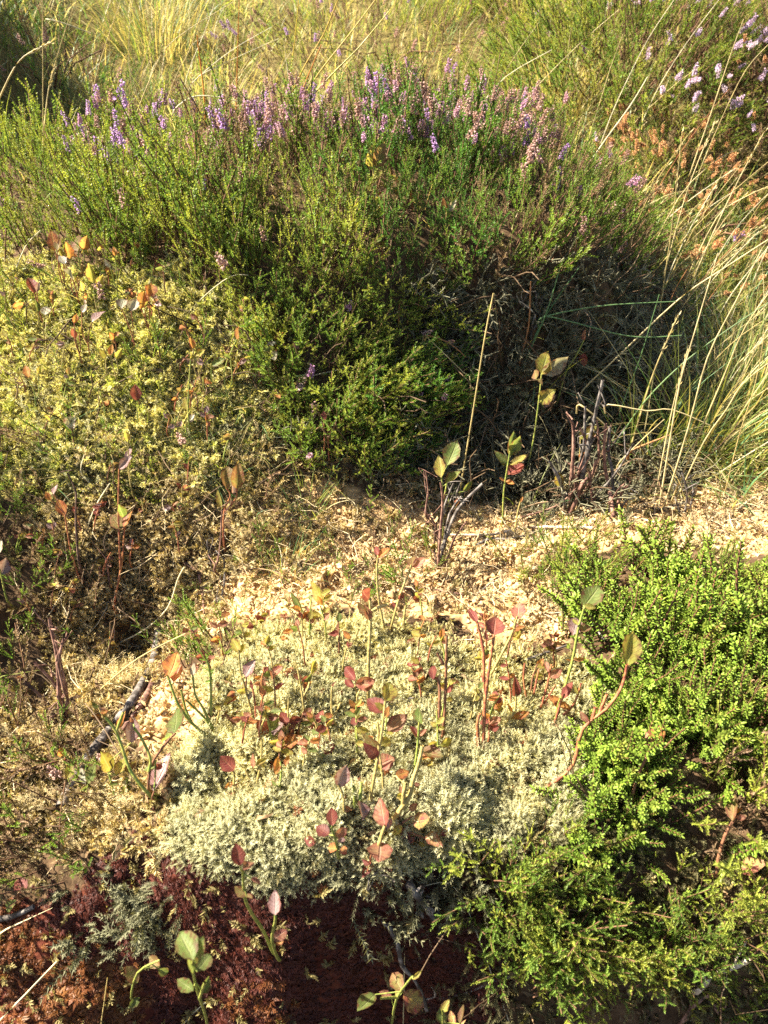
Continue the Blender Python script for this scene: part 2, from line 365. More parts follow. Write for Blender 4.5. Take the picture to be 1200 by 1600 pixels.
def scat(name, temps, mats, n, polys, up=.5, jit=.35, smin=.8, smax=1.25, sink=0.0, parent=None, origin=(0, 0, 0), rndscale=9, bias=None, szn=0., zmin=-.3, **kw):
    props = kw.pop('props', {})
    P, Nn = sample(n, polys, **kw)
    if not len(P): return None
    D = Nn * (1 - up) + np.array([0, 0, 1.]) * up + RNG.normal(0, jit, (len(P), 3)) * np.array([1, 1, .5])
    D[:, 2] = np.maximum(D[:, 2], zmin)
    R = frames(D, RNG.uniform(0, 6.283, len(P))); sc = RNG.uniform(smin, smax, len(P))
    rnd = np.clip(.5 + .55 * perlin(P[:, 0] * rndscale + 3, P[:, 1] * rndscale + 8) + RNG.normal(0, .17, len(P)), 0, 1)
    if szn: sc = sc * np.clip(1 + szn * 2 * perlin(P[:, 0] * 30, P[:, 1] * 30 + 4), .35, 2)
    if bias is not None: rnd = np.clip(rnd + bias(P), 0, 1)
    return grown(name, temps, P - Nn * sink, R, sc, rnd, mats, origin, parent, **props)

# ------------------------------------------------------------------ regions of the ground (as they lie in the photograph, carried on past its frame)
Z_WOOL = [(300, 1080), (370, 1010), (430, 990), (500, 980), (640, 985), (740, 1020), (860, 1040), (950, 1060), (970, 1095), (890, 1150), (890, 1200), (905, 1260), (880, 1320), (800, 1345), (700, 1325),
          (600, 1370), (560, 1395), (500, 1420), (470, 1395), (400, 1380), (300, 1360), (275, 1300), (285, 1240), (270, 1180), (330, 1140), (350, 1060)]
Z_SPHAG = [(180, 1370), (270, 1300), (300, 1365), (480, 1400), (500, 1415), (590, 1365), (720, 1340), (760, 1370), (740, 1620), (700, 1900), (-300, 1900), (-300, 1450), (0, 1440)]
Z_PALE2 = [(235, 1070), (300, 1060), (330, 1110), (320, 1150), (270, 1200), (225, 1180)]
Z_LITTER = [(380, 790), (480, 770), (610, 770), (690, 800), (1010, 790), (1200, 770), (1450, 770), (1450, 860), (1000, 850), (850, 850), (850, 900), (880, 1000), (860, 1010), (740, 985), (640, 945), (480, 955), (410, 965), (330, 990), (250, 1030), (330, 930), (400, 880)]
Z_LEFTLIT = [(110, 780), (380, 720), (430, 790), (400, 880), (330, 930), (250, 1030), (150, 1180), (250, 1200), (275, 1310), (180, 1340), (-250, 1340), (-250, 1150), (100, 1080), (60, 900)]
Z_YMOSS = [(-250, 420), (0, 400), (120, 430), (260, 430), (380, 470), (430, 560), (440, 640), (400, 720), (380, 780), (110, 780), (-250, 760)]
Z_HOLLOW = [(640, 470), (700, 430), (760, 440), (900, 440), (990, 420), (1040, 480), (1060, 600), (1060, 770), (1000, 790), (690, 795), (600, 770), (540, 740), (560, 660), (640, 600)]
Z_CROW = [(870, 930), (960, 900), (1100, 900), (1200, 900), (1450, 890), (1450, 1360), (1200, 1330), (1080, 1260), (980, 1240), (905, 1240), (895, 1200), (905, 1150), (985, 1090), (930, 1010), (880, 990)]
Z_CROW2 = [(720, 1350), (800, 1345), (900, 1300), (905, 1240), (980, 1240), (1080, 1260), (1450, 1330), (1450, 1800), (700, 1800)]
Z_MOUND = [(-300, 200), (0, 230), (200, 200), (500, 190), (800, 220), (960, 290), (1010, 420), (900, 440), (760, 440), (690, 440), (640, 500), (560, 500), (380, 470), (260, 430), (120, 430), (0, 400), (-300, 430)]
Z_FACE = [(360, 440), (560, 450), (690, 440), (690, 560), (680, 690), (600, 740), (480, 730), (420, 640), (400, 540)]

# ------------------------------------------------------------------ ground sheet
def axis(a, b, step, lo, hi, g=1.16):
    c = list(np.arange(a, b + 1e-6, step)); s = step
    while c[-1] < hi: s = min(s * g, 2.5); c.append(c[-1] + s)
    s = step
    while c[0] > lo: s = min(s * g, 2.5); c.insert(0, c[0] - s)
    return np.array(c)
gx_ = axis(-.72, .72, .0055, -45, 45); gy_ = axis(.12, 1.5, .0055, -12, 70)
X, Y = np.meshgrid(gx_, gy_); xf, yf = X.ravel(), Y.ravel(); zf = H(xf, yf)
nx, ny = len(gx_), len(gy_)
ii = (np.arange(ny - 1)[:, None] * nx + np.arange(nx - 1)[None]).ravel()
quads = np.stack([ii, ii + 1, ii + 1 + nx, ii + nx], 1)
uu, vv = proj(np.stack([xf, yf, zf], 1)); near = (yf < 1.5) & (yf > 0.05)
jit_u, jit_v = uu + 40 * perlin(xf * 22, yf * 22), vv + 40 * perlin(xf * 22 + 50, yf * 22)
pale = (near & (inpoly(jit_u, jit_v, Z_LITTER) | inpoly(jit_u, jit_v, Z_PALE2))).astype(float)
red = (near & (inpoly(jit_u, jit_v, Z_SPHAG))).astype(float)
yel = (near & inpoly(jit_u, jit_v, Z_YMOSS)).astype(float) + (yf >= 1.5) * .6
def soil_mat():
    m, N, L, B, O = _mat('peat')
    tc = N.new('ShaderNodeTexCoord'); nz = N.new('ShaderNodeTexNoise'); nz.inputs['Scale'].default_value = 70; nz.inputs['Detail'].default_value = 8; nz.inputs['Roughness'].default_value = .7
    L.new(tc.outputs['Object'], nz.inputs['Vector'])
    def mixattr(base, at, cols):
        a = N.new('ShaderNodeAttribute'); a.attribute_name = at
        r = ramp(N, cols); r.color_ramp.elements[0].position = .32; r.color_ramp.elements[-1].position = .68
        L.new(nz.outputs['Fac'], r.inputs[0])
        mx = N.new('ShaderNodeMixRGB'); L.new(a.outputs['Fac'], mx.inputs[0]); L.new(base, mx.inputs[1]); L.new(r.outputs[0], mx.inputs[2]); return mx.outputs[0]
    r0 = ramp(N, [(.02, .012, .007), (.07, .042, .022), (.14, .09, .05)]); r0.color_ramp.elements[0].position = .3; r0.color_ramp.elements[2].position = .72
    L.new(nz.outputs['Fac'], r0.inputs[0]); c = r0.outputs[0]
    c = mixattr(c, 'pale', [(.26, .15, .065), (.46, .29, .13), (.60, .42, .22)])
    c = mixattr(c, 'red', [(.03, .009, .006), (.08, .02, .012), (.12, .04, .02)])
    c = mixattr(c, 'yel', [(.05, .04, .012), (.13, .11, .03), (.22, .18, .05)])
    L.new(c, B.inputs['Base Color']); B.inputs['Roughness'].default_value = .95; B.inputs['Specular IOR Level'].default_value = .1
    bp = N.new('ShaderNodeBump'); bp.inputs['Strength'].default_value = .9; bp.inputs['Distance'].default_value = .004
    L.new(nz.outputs['Fac'], bp.inputs['Height']); L.new(bp.outputs[0], B.inputs['Normal'])
    return m
link('ground', mesh_np('ground', np.stack([xf, yf, zf], 1), quads, [soil_mat()], None, {'pale': pale, 'red': red, 'yel': yel}, True), kind='structure')

# ------------------------------------------------------------------ plant templates
UP = Vector((0, 0, 1))
def t_wool(kk=1., nb=5):
    """woolly fringe moss: a cluster of shaggy little branches with hair-pointed leaves"""
    t = T()
    for b in range(nb):
        d = (UP * 1.0 + rv(.8)).normalized(); d.z = max(d.z, .15); d.normalize(); L = random.uniform(.007, .013) * kk
        p0 = Vector((random.uniform(-.003, .003), random.uniform(-.003, .003), -.002))
        for k in range(11):
            f = (k + .5) / 11; p = p0 + d * L * f; a, c = perp(d)
            for q in range(4):
                an = q * 1.571 + k * .8 + random.uniform(-.3, .3); o = a * math.cos(an) + c * math.sin(an)
                dd = (d * random.uniform(.5, .9) + o * .8).normalized()
                t.leaf1(p, dd, random.uniform(.0014, .0025), .00058, d.cross(o), 0, f * .35, .55 + .45 * f)
    return t.done()
def t_sphag():
    """bog moss head: a dense star of fine drooping branches over a shaggy stem"""
    t = T(); R_ = .0048
    for q in range(15):
        an = q * 2.4 + random.uniform(-.2, .2); o = Vector((math.cos(an), math.sin(an), 0)); s = Vector((-o.y, o.x, 0)); rr = R_ * random.uniform(.55, 1.2); w = random.uniform(.0005, .0009)
        p1 = o * .0005 + UP * .0012; p2 = o * rr * .6 + UP * random.uniform(.0002, .0016); p3 = o * rr - UP * random.uniform(.0008, .0026)
        a = t.v(p1, 1); c = t.v(p2 - s * w, .6); d = t.v(p2 + s * w, .6); e = t.v(p3, .1)
        t.tri(a, d, c); t.tri(c, d, e)
        for k in range(3):
            p = p1.lerp(p2, .4 + .3 * k); t.leaf1(p, (o + s * random.uniform(-1.2, 1.2) + UP * random.uniform(.1, .9)).normalized(), .0014, .0005, s, 0, .6, .95)
    for q in range(9):
        o = rv().normalized(); o.z = abs(o.z) + .3; o.normalize(); t.leaf1(o * .0003 + UP * .001, o, .0017, .0006, perp(o)[0], 0, .8, 1)
    for q in range(10):
        an = random.uniform(0, 6.28); o = Vector((math.cos(an), math.sin(an), -.6)).normalized()
        t.leaf1(Vector((0, 0, -.001 - .0006 * q)), o, .0055, .0013, o.cross(UP).normalized(), 0, 0, .25)
    return t.done()
def t_feather():
    """feather moss: an arching frond with many small side branches"""
    t = T(); L = random.uniform(.022, .036); p = Vector((0, 0, -.003)); d = (UP + Vector((random.uniform(-.3, .3), .5, 0))).normalized(); n = 13
    for k in range(n):
        f = k / (n - 1); q = p + d * L / n; sd = d.cross(Vector((random.uniform(-.2, .2), 1, .6))).normalized()
        t.leaf1(p, d, L / n * 1.5, .0012, sd, 0, .3, .4)
        for sg in (-1, 1):
            ln = .0085 * (math.sin(math.pi * min(1, .2 + f * .85)) + .15) * random.uniform(.7, 1.15); o = (sd * sg + d * .75 + rv(.22)).normalized(); a, c = perp(o)
            t.leaf2(p, o, ln, .0022, a if random.random() < .5 else c, 0, .15 + .3 * f, .5 + .5 * f, UP * .0005)
            o2 = (sd * sg * .6 + d * .6 + rv(.7)).normalized(); t.leaf1(p, o2, ln * .6, .0016, perp(o2)[0], 0, .1 + .2 * f, .4 + .5 * f)
        d = (d + Vector((random.uniform(-.12, .12), .05, -.07))).normalized(); p = q
    return t.done()
def t_lichen():
    t = T()
    def br(p, d, l, r, lev):
        e = p + d * l; t.tube([p, e], r, r * .75, 3, 0, .2 + .2 * (3 - lev), .35 + .2 * (3 - lev))
        if lev == 0: return
        for k in range(random.choice((2, 2, 3))):
            br(e, (d + rv(.85)).normalized(), l * random.uniform(.6, .9), r * .72, lev - 1)
    for k in range(3): br(Vector((0, 0, -.003)), (UP + rv(.8)).normalized(), random.uniform(.005, .009), .00065, 3)
    return t.done()
def t_heather(h=.085, nb=9, tips=True):
    """ling shoot: wiry stem (material 1) with ascending twigs clad in tiny scale leaves (material 0)"""
    t = T(); pts = [Vector((0, 0, -.01))]; d = (UP + rv(.12)).normalized()
    for k in range(5): pts.append(pts[-1] + d * (h + .01) / 5); d = (d + rv(.13) + UP * .1).normalized()
    t.tube(pts, .0011, .0006, 3, 1)
    def clad(p, d, L, f0):
        n = max(3, int(L / .0027)); st = p
        for k in range(n):
            f = k / n; a, c = perp(d); ph = (k % 2) * .785
            for q in range(3):
                an = ph + q * 2.094 + random.uniform(-.25, .25); o = a * math.cos(an) + c * math.sin(an)
                t.leaf1(st, (d * .8 + o * .62).normalized(), .0034 * (1.1 - .35 * f), .0016, d.cross(o), 0, f0 + .2 * f, f0 + .25 + .5 * f)
            st = st + d * L / n; d = (d + UP * .06 + rv(.04)).normalized()
    for b in range(nb):
        f = .25 + .68 * (b + random.random()) / nb; i = min(4, int(f * 5)); p = pts[i].lerp(pts[i + 1], f * 5 - i)
        an = b * 2.4 + random.uniform(-.4, .4); o = Vector((math.cos(an), math.sin(an), 0))
        clad(p, (UP * .85 + o * random.uniform(.4, .75)).normalized(), random.uniform(.014, .028) * (1.25 - .6 * f), .1 + .3 * f)
    clad(pts[3].lerp(pts[4], .5), (pts[5] - pts[4]).normalized(), h * .38, .4)
    return t.done()
def t_crow(h=.06):
    """crowberry shoot: red-brown stem with blunt fleshy needles, a dense rosette on top"""
    t = T(); pts = [Vector((0, 0, -.008))]; d = (UP + rv(.3)).normalized()
    for k in range(4): pts.append(pts[-1] + d * h / 4); d = (d + rv(.15) + UP * .15).normalized()
    t.tube(pts, .0011, .0007, 3, 1)
    n = 52
    for k in range(n):
        f = .12 + .88 * (k / n) ** .75; x = min(f, .999) * 4; i = min(3, int(x)); p = pts[i].lerp(pts[i + 1], x - i); ax = (pts[i + 1] - pts[i]).normalized(); a, c = perp(ax)
        an = k * 2.4; o = a * math.cos(an) + c * math.sin(an); dd = (ax * (.35 + .75 * f ** 3) + o).normalized(); L = random.uniform(.0032, .0046); w = .0016; s = ax.cross(o)
        nn = dd.cross(s) * .0007
        v0 = t.v(p - s * w * .25, f * .6); v1 = t.v(p + s * w * .25, f * .6); m1 = t.v(p + dd * L * .55 - s * w * .5, f * .8); m2 = t.v(p + dd * L * .55 + s * w * .5, f * .8)
        mm = t.v(p + dd * L * .5 + nn, f * .8); e1 = t.v(p + dd * L - s * w * .2, f); e2 = t.v(p + dd * L + s * w * .2, f)
        t.tri(v0, mm, m1); t.tri(v0, v1, mm); t.tri(v1, m2, mm); t.tri(m1, mm, e1); t.tri(mm, e2, e1); t.tri(mm, m2, e2)
    return t.done()
def t_litter():
    t = T(); d = rv().normalized(); d.z *= .4; d.normalize(); p = Vector((0, 0, .001)); a, c = perp(d); w = random.uniform(.001, .0032); L = random.uniform(.006, .016) / 4
    prev = (t.v(p - a * w, 0), t.v(p + a * w, .2))
    for k in range(4):
        d = (d + rv(.75)).normalized(); a = (a + rv(.5)).normalized(); p = p + d * L; p.z = max(p.z, -.001); ww = w * (1 - .2 * k) * random.uniform(.5, 1.1)
        q = (t.v(p - a * ww, random.random()), t.v(p + a * ww, random.random())); t.tri(prev[0], prev[1], q[1]); t.tri(prev[0], q[1], q[0]); prev = q
    return t.done()
ICO = None
def t_crumb():
    import bmesh
    bm = bmesh.new(); bmesh.ops.create_icosphere(bm, subdivisions=2, radius=.0045); t = T(); o = rv(4)
    for v in bm.verts:
        n_ = v.co.normalized(); k = 1 + .45 * math.sin(n_.x * 3.1 + o.x) * math.cos(n_.y * 3.7 + o.y) + .25 * math.sin(n_.z * 7 + o.z) + random.uniform(-.22, .22)
        t.v(Vector((n_.x, n_.y, n_.z * .7)) * .0045 * k, random.random())
    bm.verts.ensure_lookup_table()
    for f in bm.faces: t.tri(*[v.index for v in f.verts])
    bm.free(); return t.done()
def t_fibre():
    t = T(); d = rv().normalized(); d.z = abs(d.z) * .35; p = Vector((0, 0, .001)); pts = [p]
    for k in range(5): d = (d + rv(.45) - UP * .08).normalized(); p = p + d * random.uniform(.004, .011); p.z = max(p.z, .0005); pts.append(p)
    t.tube(pts, .00045, .00025, 3, 0, 0, 1); return t.done()

# ------------------------------------------------------------------ colours of the growth
M_wool = plant_mat('woolly_moss', [(.14, .145, .07), (.28, .27, .12), (.48, .41, .13)], (.76, .71, .45), .72, .3, .7, .15)
M_sph = plant_mat('bog_moss', [(.022, .006, .004), (.055, .011, .008), (.09, .022, .012)], (.15, .04, .022), .5, .3, .55, .3)
M_spho = plant_mat('bog_moss_orange', [(.05, .013, .007), (.12, .032, .011), (.20, .09, .022)], (.28, .11, .035), .5, .35, .5, .3)
M_feath = plant_mat('feather_moss', [(.22, .19, .05), (.42, .38, .11), (.58, .53, .20)], (.76, .71, .40), .6, .42, .5, .3)
M_lich = plant_mat('lichen', [(.03, .028, .014), (.08, .072, .04), (.17, .155, .095)], (.34, .32, .21), .5, .15, .8, .1)  # darkened so that its colour carries part of the hollow's shade
M_hstem = wood_mat('heather_stem', (.10, .05, .03), (.17, .09, .05))
M_hgreen = plant_mat('heather_green', [(.055, .125, .018), (.095, .20, .024), (.19, .27, .034)], (.27, .34, .06), .6, .42, .5, .3)
M_hdeep = plant_mat('heather_deep_green', [(.03, .10, .016), (.055, .155, .02), (.10, .21, .028)], (.15, .27, .045), .6, .38, .5, .3)
M_hyell = plant_mat('heather_yellow_green', [(.14, .19, .022), (.22, .28, .03), (.33, .35, .045)], (.42, .43, .09), .6, .42, .5, .3)
M_hbrown = plant_mat('heather_brownish', [(.09, .105, .03), (.15, .125, .05), (.20, .13, .075)], (.36, .22, .15), .75, .3, .6, .2)
M_crow = plant_mat('crowberry_needle', [(.12, .07, .02), (.045, .10, .012), (.08, .165, .018), (.13, .225, .022), (.22, .28, .032)], (.33, .43, .06), .65, .34, .45, .2)
M_cstem = wood_mat('crowberry_stem', (.07, .035, .02), (.16, .07, .04))
M_lit = plant_mat('dead_moss_flakes', [(.24, .13, .05), (.46, .30, .14), (.62, .44, .23)], (.72, .54, .31), .4, .15, .85, .1)
M_litd = plant_mat('brown_litter', [(.06, .032, .016), (.15, .085, .04), (.32, .21, .11)], (.46, .34, .20), .4, .12, .85, .1)
M_fib = plant_mat('pale_fibre', [(.42, .32, .18), (.62, .50, .30), (.72, .62, .44)], None, 0, .15, .7, .2)

# ------------------------------------------------------------------ mosses and litter, what nobody could count
STUFF = dict(props={'kind': 'stuff'})
W_T = [t_wool(random.uniform(.7, 1.7), random.choice((3, 4, 5))) for _ in range(12)]; SP_T = [t_sphag() for _ in range(8)]; FE_T = [t_feather() for _ in range(6)]; LI_T = [t_lichen() for _ in range(6)]
H_T = [t_heather(random.uniform(.065, .10)) for _ in range(7)]; C_T = [t_crow(random.uniform(.045, .075)) for _ in range(6)]
LT_T = [t_litter() for _ in range(8)]; CR_T = [t_crumb() for _ in range(5)]; FB_T = [t_fibre() for _ in range(8)]
scat('woolly_moss', W_T, [M_wool], 15000, [Z_WOOL], soft=.6, zmin=.25, up=.35, jit=.5, smin=.55, smax=1.15, rndscale=14, szn=.5, keep=lambda x, y: RNG.random(len(x)) < np.clip(1.1 - 1.6 * sstep(.42, .58, y + .3 * np.maximum(x, 0)) + 1.5 * perlin(x * 24, y * 24), .62, 1), bias=lambda P: (P[:, 1] - .38) * 3.0 - .02, yr=(.1, .75), xr=(-.4, .4), props={'kind': 'stuff'})
scat('bog_moss', SP_T, [M_sph], 9500, [Z_SPHAG], up=.15, jit=.3, smin=.7, smax=1.35, szn=.4, yr=(.02, .45), xr=(-.6, .4), excl=[[(-300, 1440), (60, 1420), (230, 1480), (260, 1620), (250, 1900), (-300, 1900)]], props={'kind': 'stuff'})
scat('orange_bog_moss', SP_T, [M_spho], 3200, [[(-300, 1440), (60, 1450), (190, 1490), (230, 1620), (220, 1900), (-300, 1900)], [(370, 1530), (430, 1535), (440, 1600), (360, 1600)]], up=.2, jit=.3, smin=.7, smax=1.6, szn=.4, yr=(.02, .45), xr=(-.6, .2), props={'kind': 'stuff'})
scat('feather_moss', FE_T, [M_feath], 11000, [Z_YMOSS], up=.35, jit=.5, smin=.38, smax=.85, szn=.4, yr=(.45, 1.2), xr=(-.95, .1), props={'kind': 'stuff'})
scat('grey_lichen', LI_T, [M_lich], 420, [Z_HOLLOW], up=.3, jit=.6, smin=1.0, smax=3.0, szn=.6, yr=(.5, 1.4), xr=(-.6, .75), clump=.6, props={'kind': 'stuff'})
scat('grey_moss', W_T, [plant_mat('grey_green_moss', [(.035, .036, .017), (.08, .08, .036), (.15, .145, .075)], (.30, .29, .18), .7, .25, .7, .15)], 2600,  # moss colours darkened too, to deepen the shade in the hollow
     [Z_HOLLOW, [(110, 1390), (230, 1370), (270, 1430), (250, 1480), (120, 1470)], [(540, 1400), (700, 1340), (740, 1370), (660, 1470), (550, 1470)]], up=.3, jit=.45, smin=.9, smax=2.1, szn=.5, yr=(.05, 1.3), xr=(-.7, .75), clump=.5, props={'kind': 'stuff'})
scat('pale_litter', LT_T, [M_lit], 4600, [Z_LITTER, Z_PALE2], up=.6, jit=.6, smin=.2, smax=1.3, szn=.6, yr=(.3, 1.0), xr=(-.4, .8), props={'kind': 'stuff'})
scat('peat_crumbs', CR_T, [M_lit], 6500, [Z_LITTER, Z_PALE2], up=.6, jit=.6, smin=.1, smax=.7, szn=.6, yr=(.3, 1.0), xr=(-.4, .8), sink=-.001, clump=.5, props={'kind': 'stuff'})
scat('dead_fibres', FB_T, [M_fib], 900, [Z_LITTER, Z_LEFTLIT], up=.7, jit=.2, smin=.6, smax=1.5, yr=(.1, 1.0), xr=(-.7, .7), sink=-.002, props={'kind': 'stuff'})
scat('brown_litter', LT_T, [M_litd], 2600, [Z_LEFTLIT, [(430, 690), (700, 690), (720, 800), (420, 800)]], up=.5, jit=.6, smin=.6, smax=1.6, yr=(.1, 1.0), xr=(-.7, .6), props={'kind': 'stuff'})
scat('dry_feather_moss', FE_T, [plant_mat('dry_feather_moss', [(.22, .15, .05), (.40, .29, .11), (.54, .42, .19)], (.68, .55, .30), .5, .3, .7, .2)], 2600,
     [Z_LEFTLIT, [(380, 700), (560, 720), (640, 790), (420, 900), (300, 900)]], up=.3, jit=.5, smin=.4, smax=.8, yr=(.1, 1.0), xr=(-.7, .6), clump=.4, props={'kind': 'stuff'})

M_bleach = plant_mat('bleached_moss', [(.22, .15, .07), (.40, .30, .16), (.56, .45, .27)], (.72, .60, .40), .6, .2, .8, .1)
scat('bleached_moss', W_T, [M_bleach], 1500, [Z_LITTER, Z_PALE2], up=.4, jit=.6, smin=.5, smax=1.2, yr=(.3, 1.0), xr=(-.4, .8), clump=.6, sink=.003, props={'kind': 'stuff'})
scat('bleached_fronds', FE_T, [M_bleach], 1500, [Z_LITTER, Z_PALE2], up=.1, jit=.6, smin=.25, smax=.55, yr=(.3, 1.0), xr=(-.4, .8), clump=.4, props={'kind': 'stuff'})
M_cover = plant_mat('mixed_ground_moss', [(.08, .06, .025), (.19, .15, .05), (.34, .28, .11)], (.50, .42, .20), .5, .3, .7, .2)
scat('mixed_ground_moss', FE_T, [M_cover], 17000, None, up=.4, jit=.5, smin=.35, smax=.8, yr=(-.1, 1.5), xr=(-1.5, 1.5), soft=1., props={'kind': 'stuff'})
scat('gully_moss', W_T, [plant_mat('gully_moss', [(.18, .13, .055), (.40, .31, .14), (.58, .48, .25)], (.72, .60, .36), .6, .3, .7, .15)], 3400, [Z_LEFTLIT, [(60, 700), (420, 680), (430, 800), (60, 900)]], up=.35, jit=.45, smin=.6, smax=1.4, szn=.5, yr=(.05, 1.0), xr=(-.8, .2), clump=.6, props={'kind': 'stuff'})
scat('pale_moss_on_the_slope', W_T, [M_wool], 1100, [Z_YMOSS], up=.35, jit=.45, smin=.8, smax=1.4, yr=(.4, 1.2), xr=(-.95, .1), clump=.9, cscale=9, props={'kind': 'stuff'})

M_dark = plant_mat('dark_dead_stems', [(.035, .022, .014), (.09, .055, .03), (.20, .14, .085)], None, 0, 0, .8, .15)
FBL = []
for _ in range(8):
    t = T(); d = Vector((random.uniform(-.5, .5), -.5, random.uniform(-.2, 1))).normalized(); p = Vector((0, 0, 0)); pts = [p]
    for k in range(5): d = (d + rv(.35) - UP * .1).normalized(); p = p + d * random.uniform(.008, .02); pts.append(p)
    t.tube(pts, .0009, .0005, 4); q = pts[2]; t.tube([q, q + (d + rv(.8)).normalized() * .018, q + (d + rv(.8)).normalized() * .034], .0006, .0003, 3); FBL.append(t.done())
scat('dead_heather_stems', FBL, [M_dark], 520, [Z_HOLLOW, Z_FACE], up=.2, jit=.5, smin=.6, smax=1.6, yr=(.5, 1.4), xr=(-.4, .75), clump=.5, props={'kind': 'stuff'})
scat('dead_stems_in_the_gully', FBL, [M_dark], 380, [Z_LEFTLIT, Z_YMOSS, Z_CROW2], up=.6, jit=.6, smin=.5, smax=1.2, yr=(.03, 1.1), xr=(-.8, .6), clump=.5, props={'kind': 'stuff'})
scat('red_moss_spots', SP_T, [M_spho], 160, [Z_WOOL], up=.3, jit=.3, smin=.8, smax=1.5, yr=(.1, .75), xr=(-.4, .4), clump=1., cscale=20, sink=-.004, props={'kind': 'stuff'})
scat('brown_bits_in_the_moss', LT_T, [M_litd], 600, [Z_WOOL, Z_YMOSS], up=.6, jit=.6, smin=.5, smax=1.2, sink=-.005, yr=(.1, 1.1), xr=(-.9, .4), clump=.6, props={'kind': 'stuff'})

scat('dead_stems_on_the_litter', FBL, [M_dark], 120, [Z_LITTER], up=.1, jit=.3, smin=.3, smax=.8, yr=(.3, 1.0), xr=(-.4, .8), clump=.6, props={'kind': 'stuff'})

scat('dark_humus_in_the_litter', LT_T, [M_litd], 1500, [Z_LITTER], up=.6, jit=.6, smin=.2, smax=.9, yr=(.3, 1.0), xr=(-.4, .8), clump=.8, cscale=22, props={'kind': 'stuff'})
scat('green_shoots_in_the_yellow_moss', FE_T, [plant_mat('greener_feather_moss', [(.10, .12, .02), (.22, .25, .04), (.36, .38, .08)], (.52, .52, .18), .5, .4, .5, .3)], 1300, [Z_YMOSS], up=.35, jit=.5, smin=.6, smax=1.1, yr=(.2, 1.2), xr=(-.95, .1), clump=1., cscale=10, props={'kind': 'stuff'})

# ------------------------------------------------------------------ grass of the moor behind (nobody could count it) and tussocks
def blades_mesh(name, P, L, wid, lean, bend, mats, mi, origin=(0, 0, 0), seg=4):
    """ribbons that rise, lean to a side and bend over"""
    n = len(P); az = RNG.uniform(0, 6.283, n) if lean.ndim == 1 else lean[:, 1]; le = lean if lean.ndim == 1 else lean[:, 0]
    hor = np.stack([np.cos(az), np.sin(az), np.zeros(n)], 1); ra = az + RNG.uniform(.6, 2.5, n); side = np.stack([np.cos(ra), np.sin(ra), np.zeros(n)], 1)
    V = np.zeros((n, seg + 1, 2, 3)); tp = np.zeros((n, seg + 1, 2)); p = P.copy(); th = le.copy()
    for k in range(seg + 1):
        wd = wid * (1 - (k / seg) ** 1.5 * .92)
        V[:, k, 0] = p - side * wd[:, None] * .5; V[:, k, 1] = p + side * wd[:, None] * .5; tp[:, k] = k / seg
        d = hor * np.sin(th)[:, None] + np.array([0, 0, 1.]) * np.cos(th)[:, None]
        p = p + d * (L / seg)[:, None]; th = th + bend / seg
    idx = np.arange(n)[:, None] * (2 * (seg + 1)) + np.arange(seg)[None] * 2
    q = np.stack([idx, idx + 1, idx + 3, idx + 2], -1).reshape(-1, 4)
    rnd = np.repeat(RNG.uniform(0, 1, n), 2 * (seg + 1))
    return mesh_np(name, V.reshape(-1, 3) - np.array(origin), q, mats, np.repeat(mi, seg), {'tip': tp.ravel(), 'rnd': rnd})
M_ggreen = plant_mat('grass_green', [(.10, .17, .03), (.17, .24, .04), (.26, .30, .06)], (.44, .41, .13), .4, .5, .45, .3, nscale=6)
M_gstraw = plant_mat('grass_straw', [(.34, .26, .09), (.50, .40, .17), (.66, .57, .30)], None, 0, .5, .5, .3, nscale=6)
M_gblue = plant_mat('grass_blue_green', [(.08, .17, .06), (.12, .24, .09), (.20, .30, .12)], None, 0, .35, .45, .35, nscale=6)
M_gold = plant_mat('rush_gold', [(.42, .28, .03), (.50, .38, .05), (.46, .44, .07)], None, 0, .3, .4, .4, nscale=4)
M_gor = plant_mat('rush_orange', [(.42, .16, .03), (.50, .22, .04), (.40, .14, .03)], None, 0, .3, .45, .3, nscale=4)

def grass_field(name, n, xr, yr, Lr, wr, mix, polys=None, lean=(.05, .7), clump=.5, **kw):
    P, Nn = sample(n, polys, xr=xr, yr=yr, clump=clump, cscale=5, **kw); n = len(P)
    if not n: return
    me = blades_mesh(name, P - Nn * .005, RNG.uniform(*Lr, n), RNG.uniform(*wr, n), RNG.uniform(*lean, n), RNG.uniform(.1, 1.5, n), [M_ggreen, M_gstraw, M_gblue], np.where(RNG.random(n) < np.clip(1.4 * perlin(P[:, 0] * 2.6 + 9, P[:, 1] * 2.6) - .05, 0, .8), 0, RNG.choice(3, n, p=mix)))
    link(name, me, kind='stuff')
far_keep = lambda x, y: y > 1.42 + .25 * np.maximum(0, .5 - np.abs(x - .1))
grass_field('moor_grass', 30000, (-1.9, 1.9), (1.42, 3.1), (.04, .14), (.0016, .0036), (.42, .43, .15), lean=(.1, 1.35))
grass_field('moor_grass_farther', 15000, (-3.2, 3.2), (3.0, 6.0), (.07, .22), (.003, .006), (.45, .43, .12), lean=(.1, 1.35))
grass_field('grass_beside_the_mound', 5200, (.30, 1.3), (.6, 1.6), (.04, .13), (.0012, .003), (.38, .44, .18), polys=[[(1010, 430), (1060, 480), (1075, 600), (1070, 790), (1450, 780), (1450, 250), (1000, 250)]], lean=(.15, 1.35), clump=.5)
grass_field('sparse_dead_grass', 200, (.0, .5), (.6, 1.1), (.04, .12), (.0008, .0018), (.30, .60, .10), polys=[[(700, 560), (1060, 520), (1070, 780), (720, 780)]], lean=(.3, 1.3), clump=.2)
grass_field('fine_grass_at_the_foot', 420, (-.5, .0), (.5, 1.0), (.025, .06), (.0006, .0012), (.35, .35, .30), polys=[[(280, 640), (420, 640), (520, 740), (520, 840), (380, 850), (280, 720)]], lean=(.2, 1.1), clump=.5)
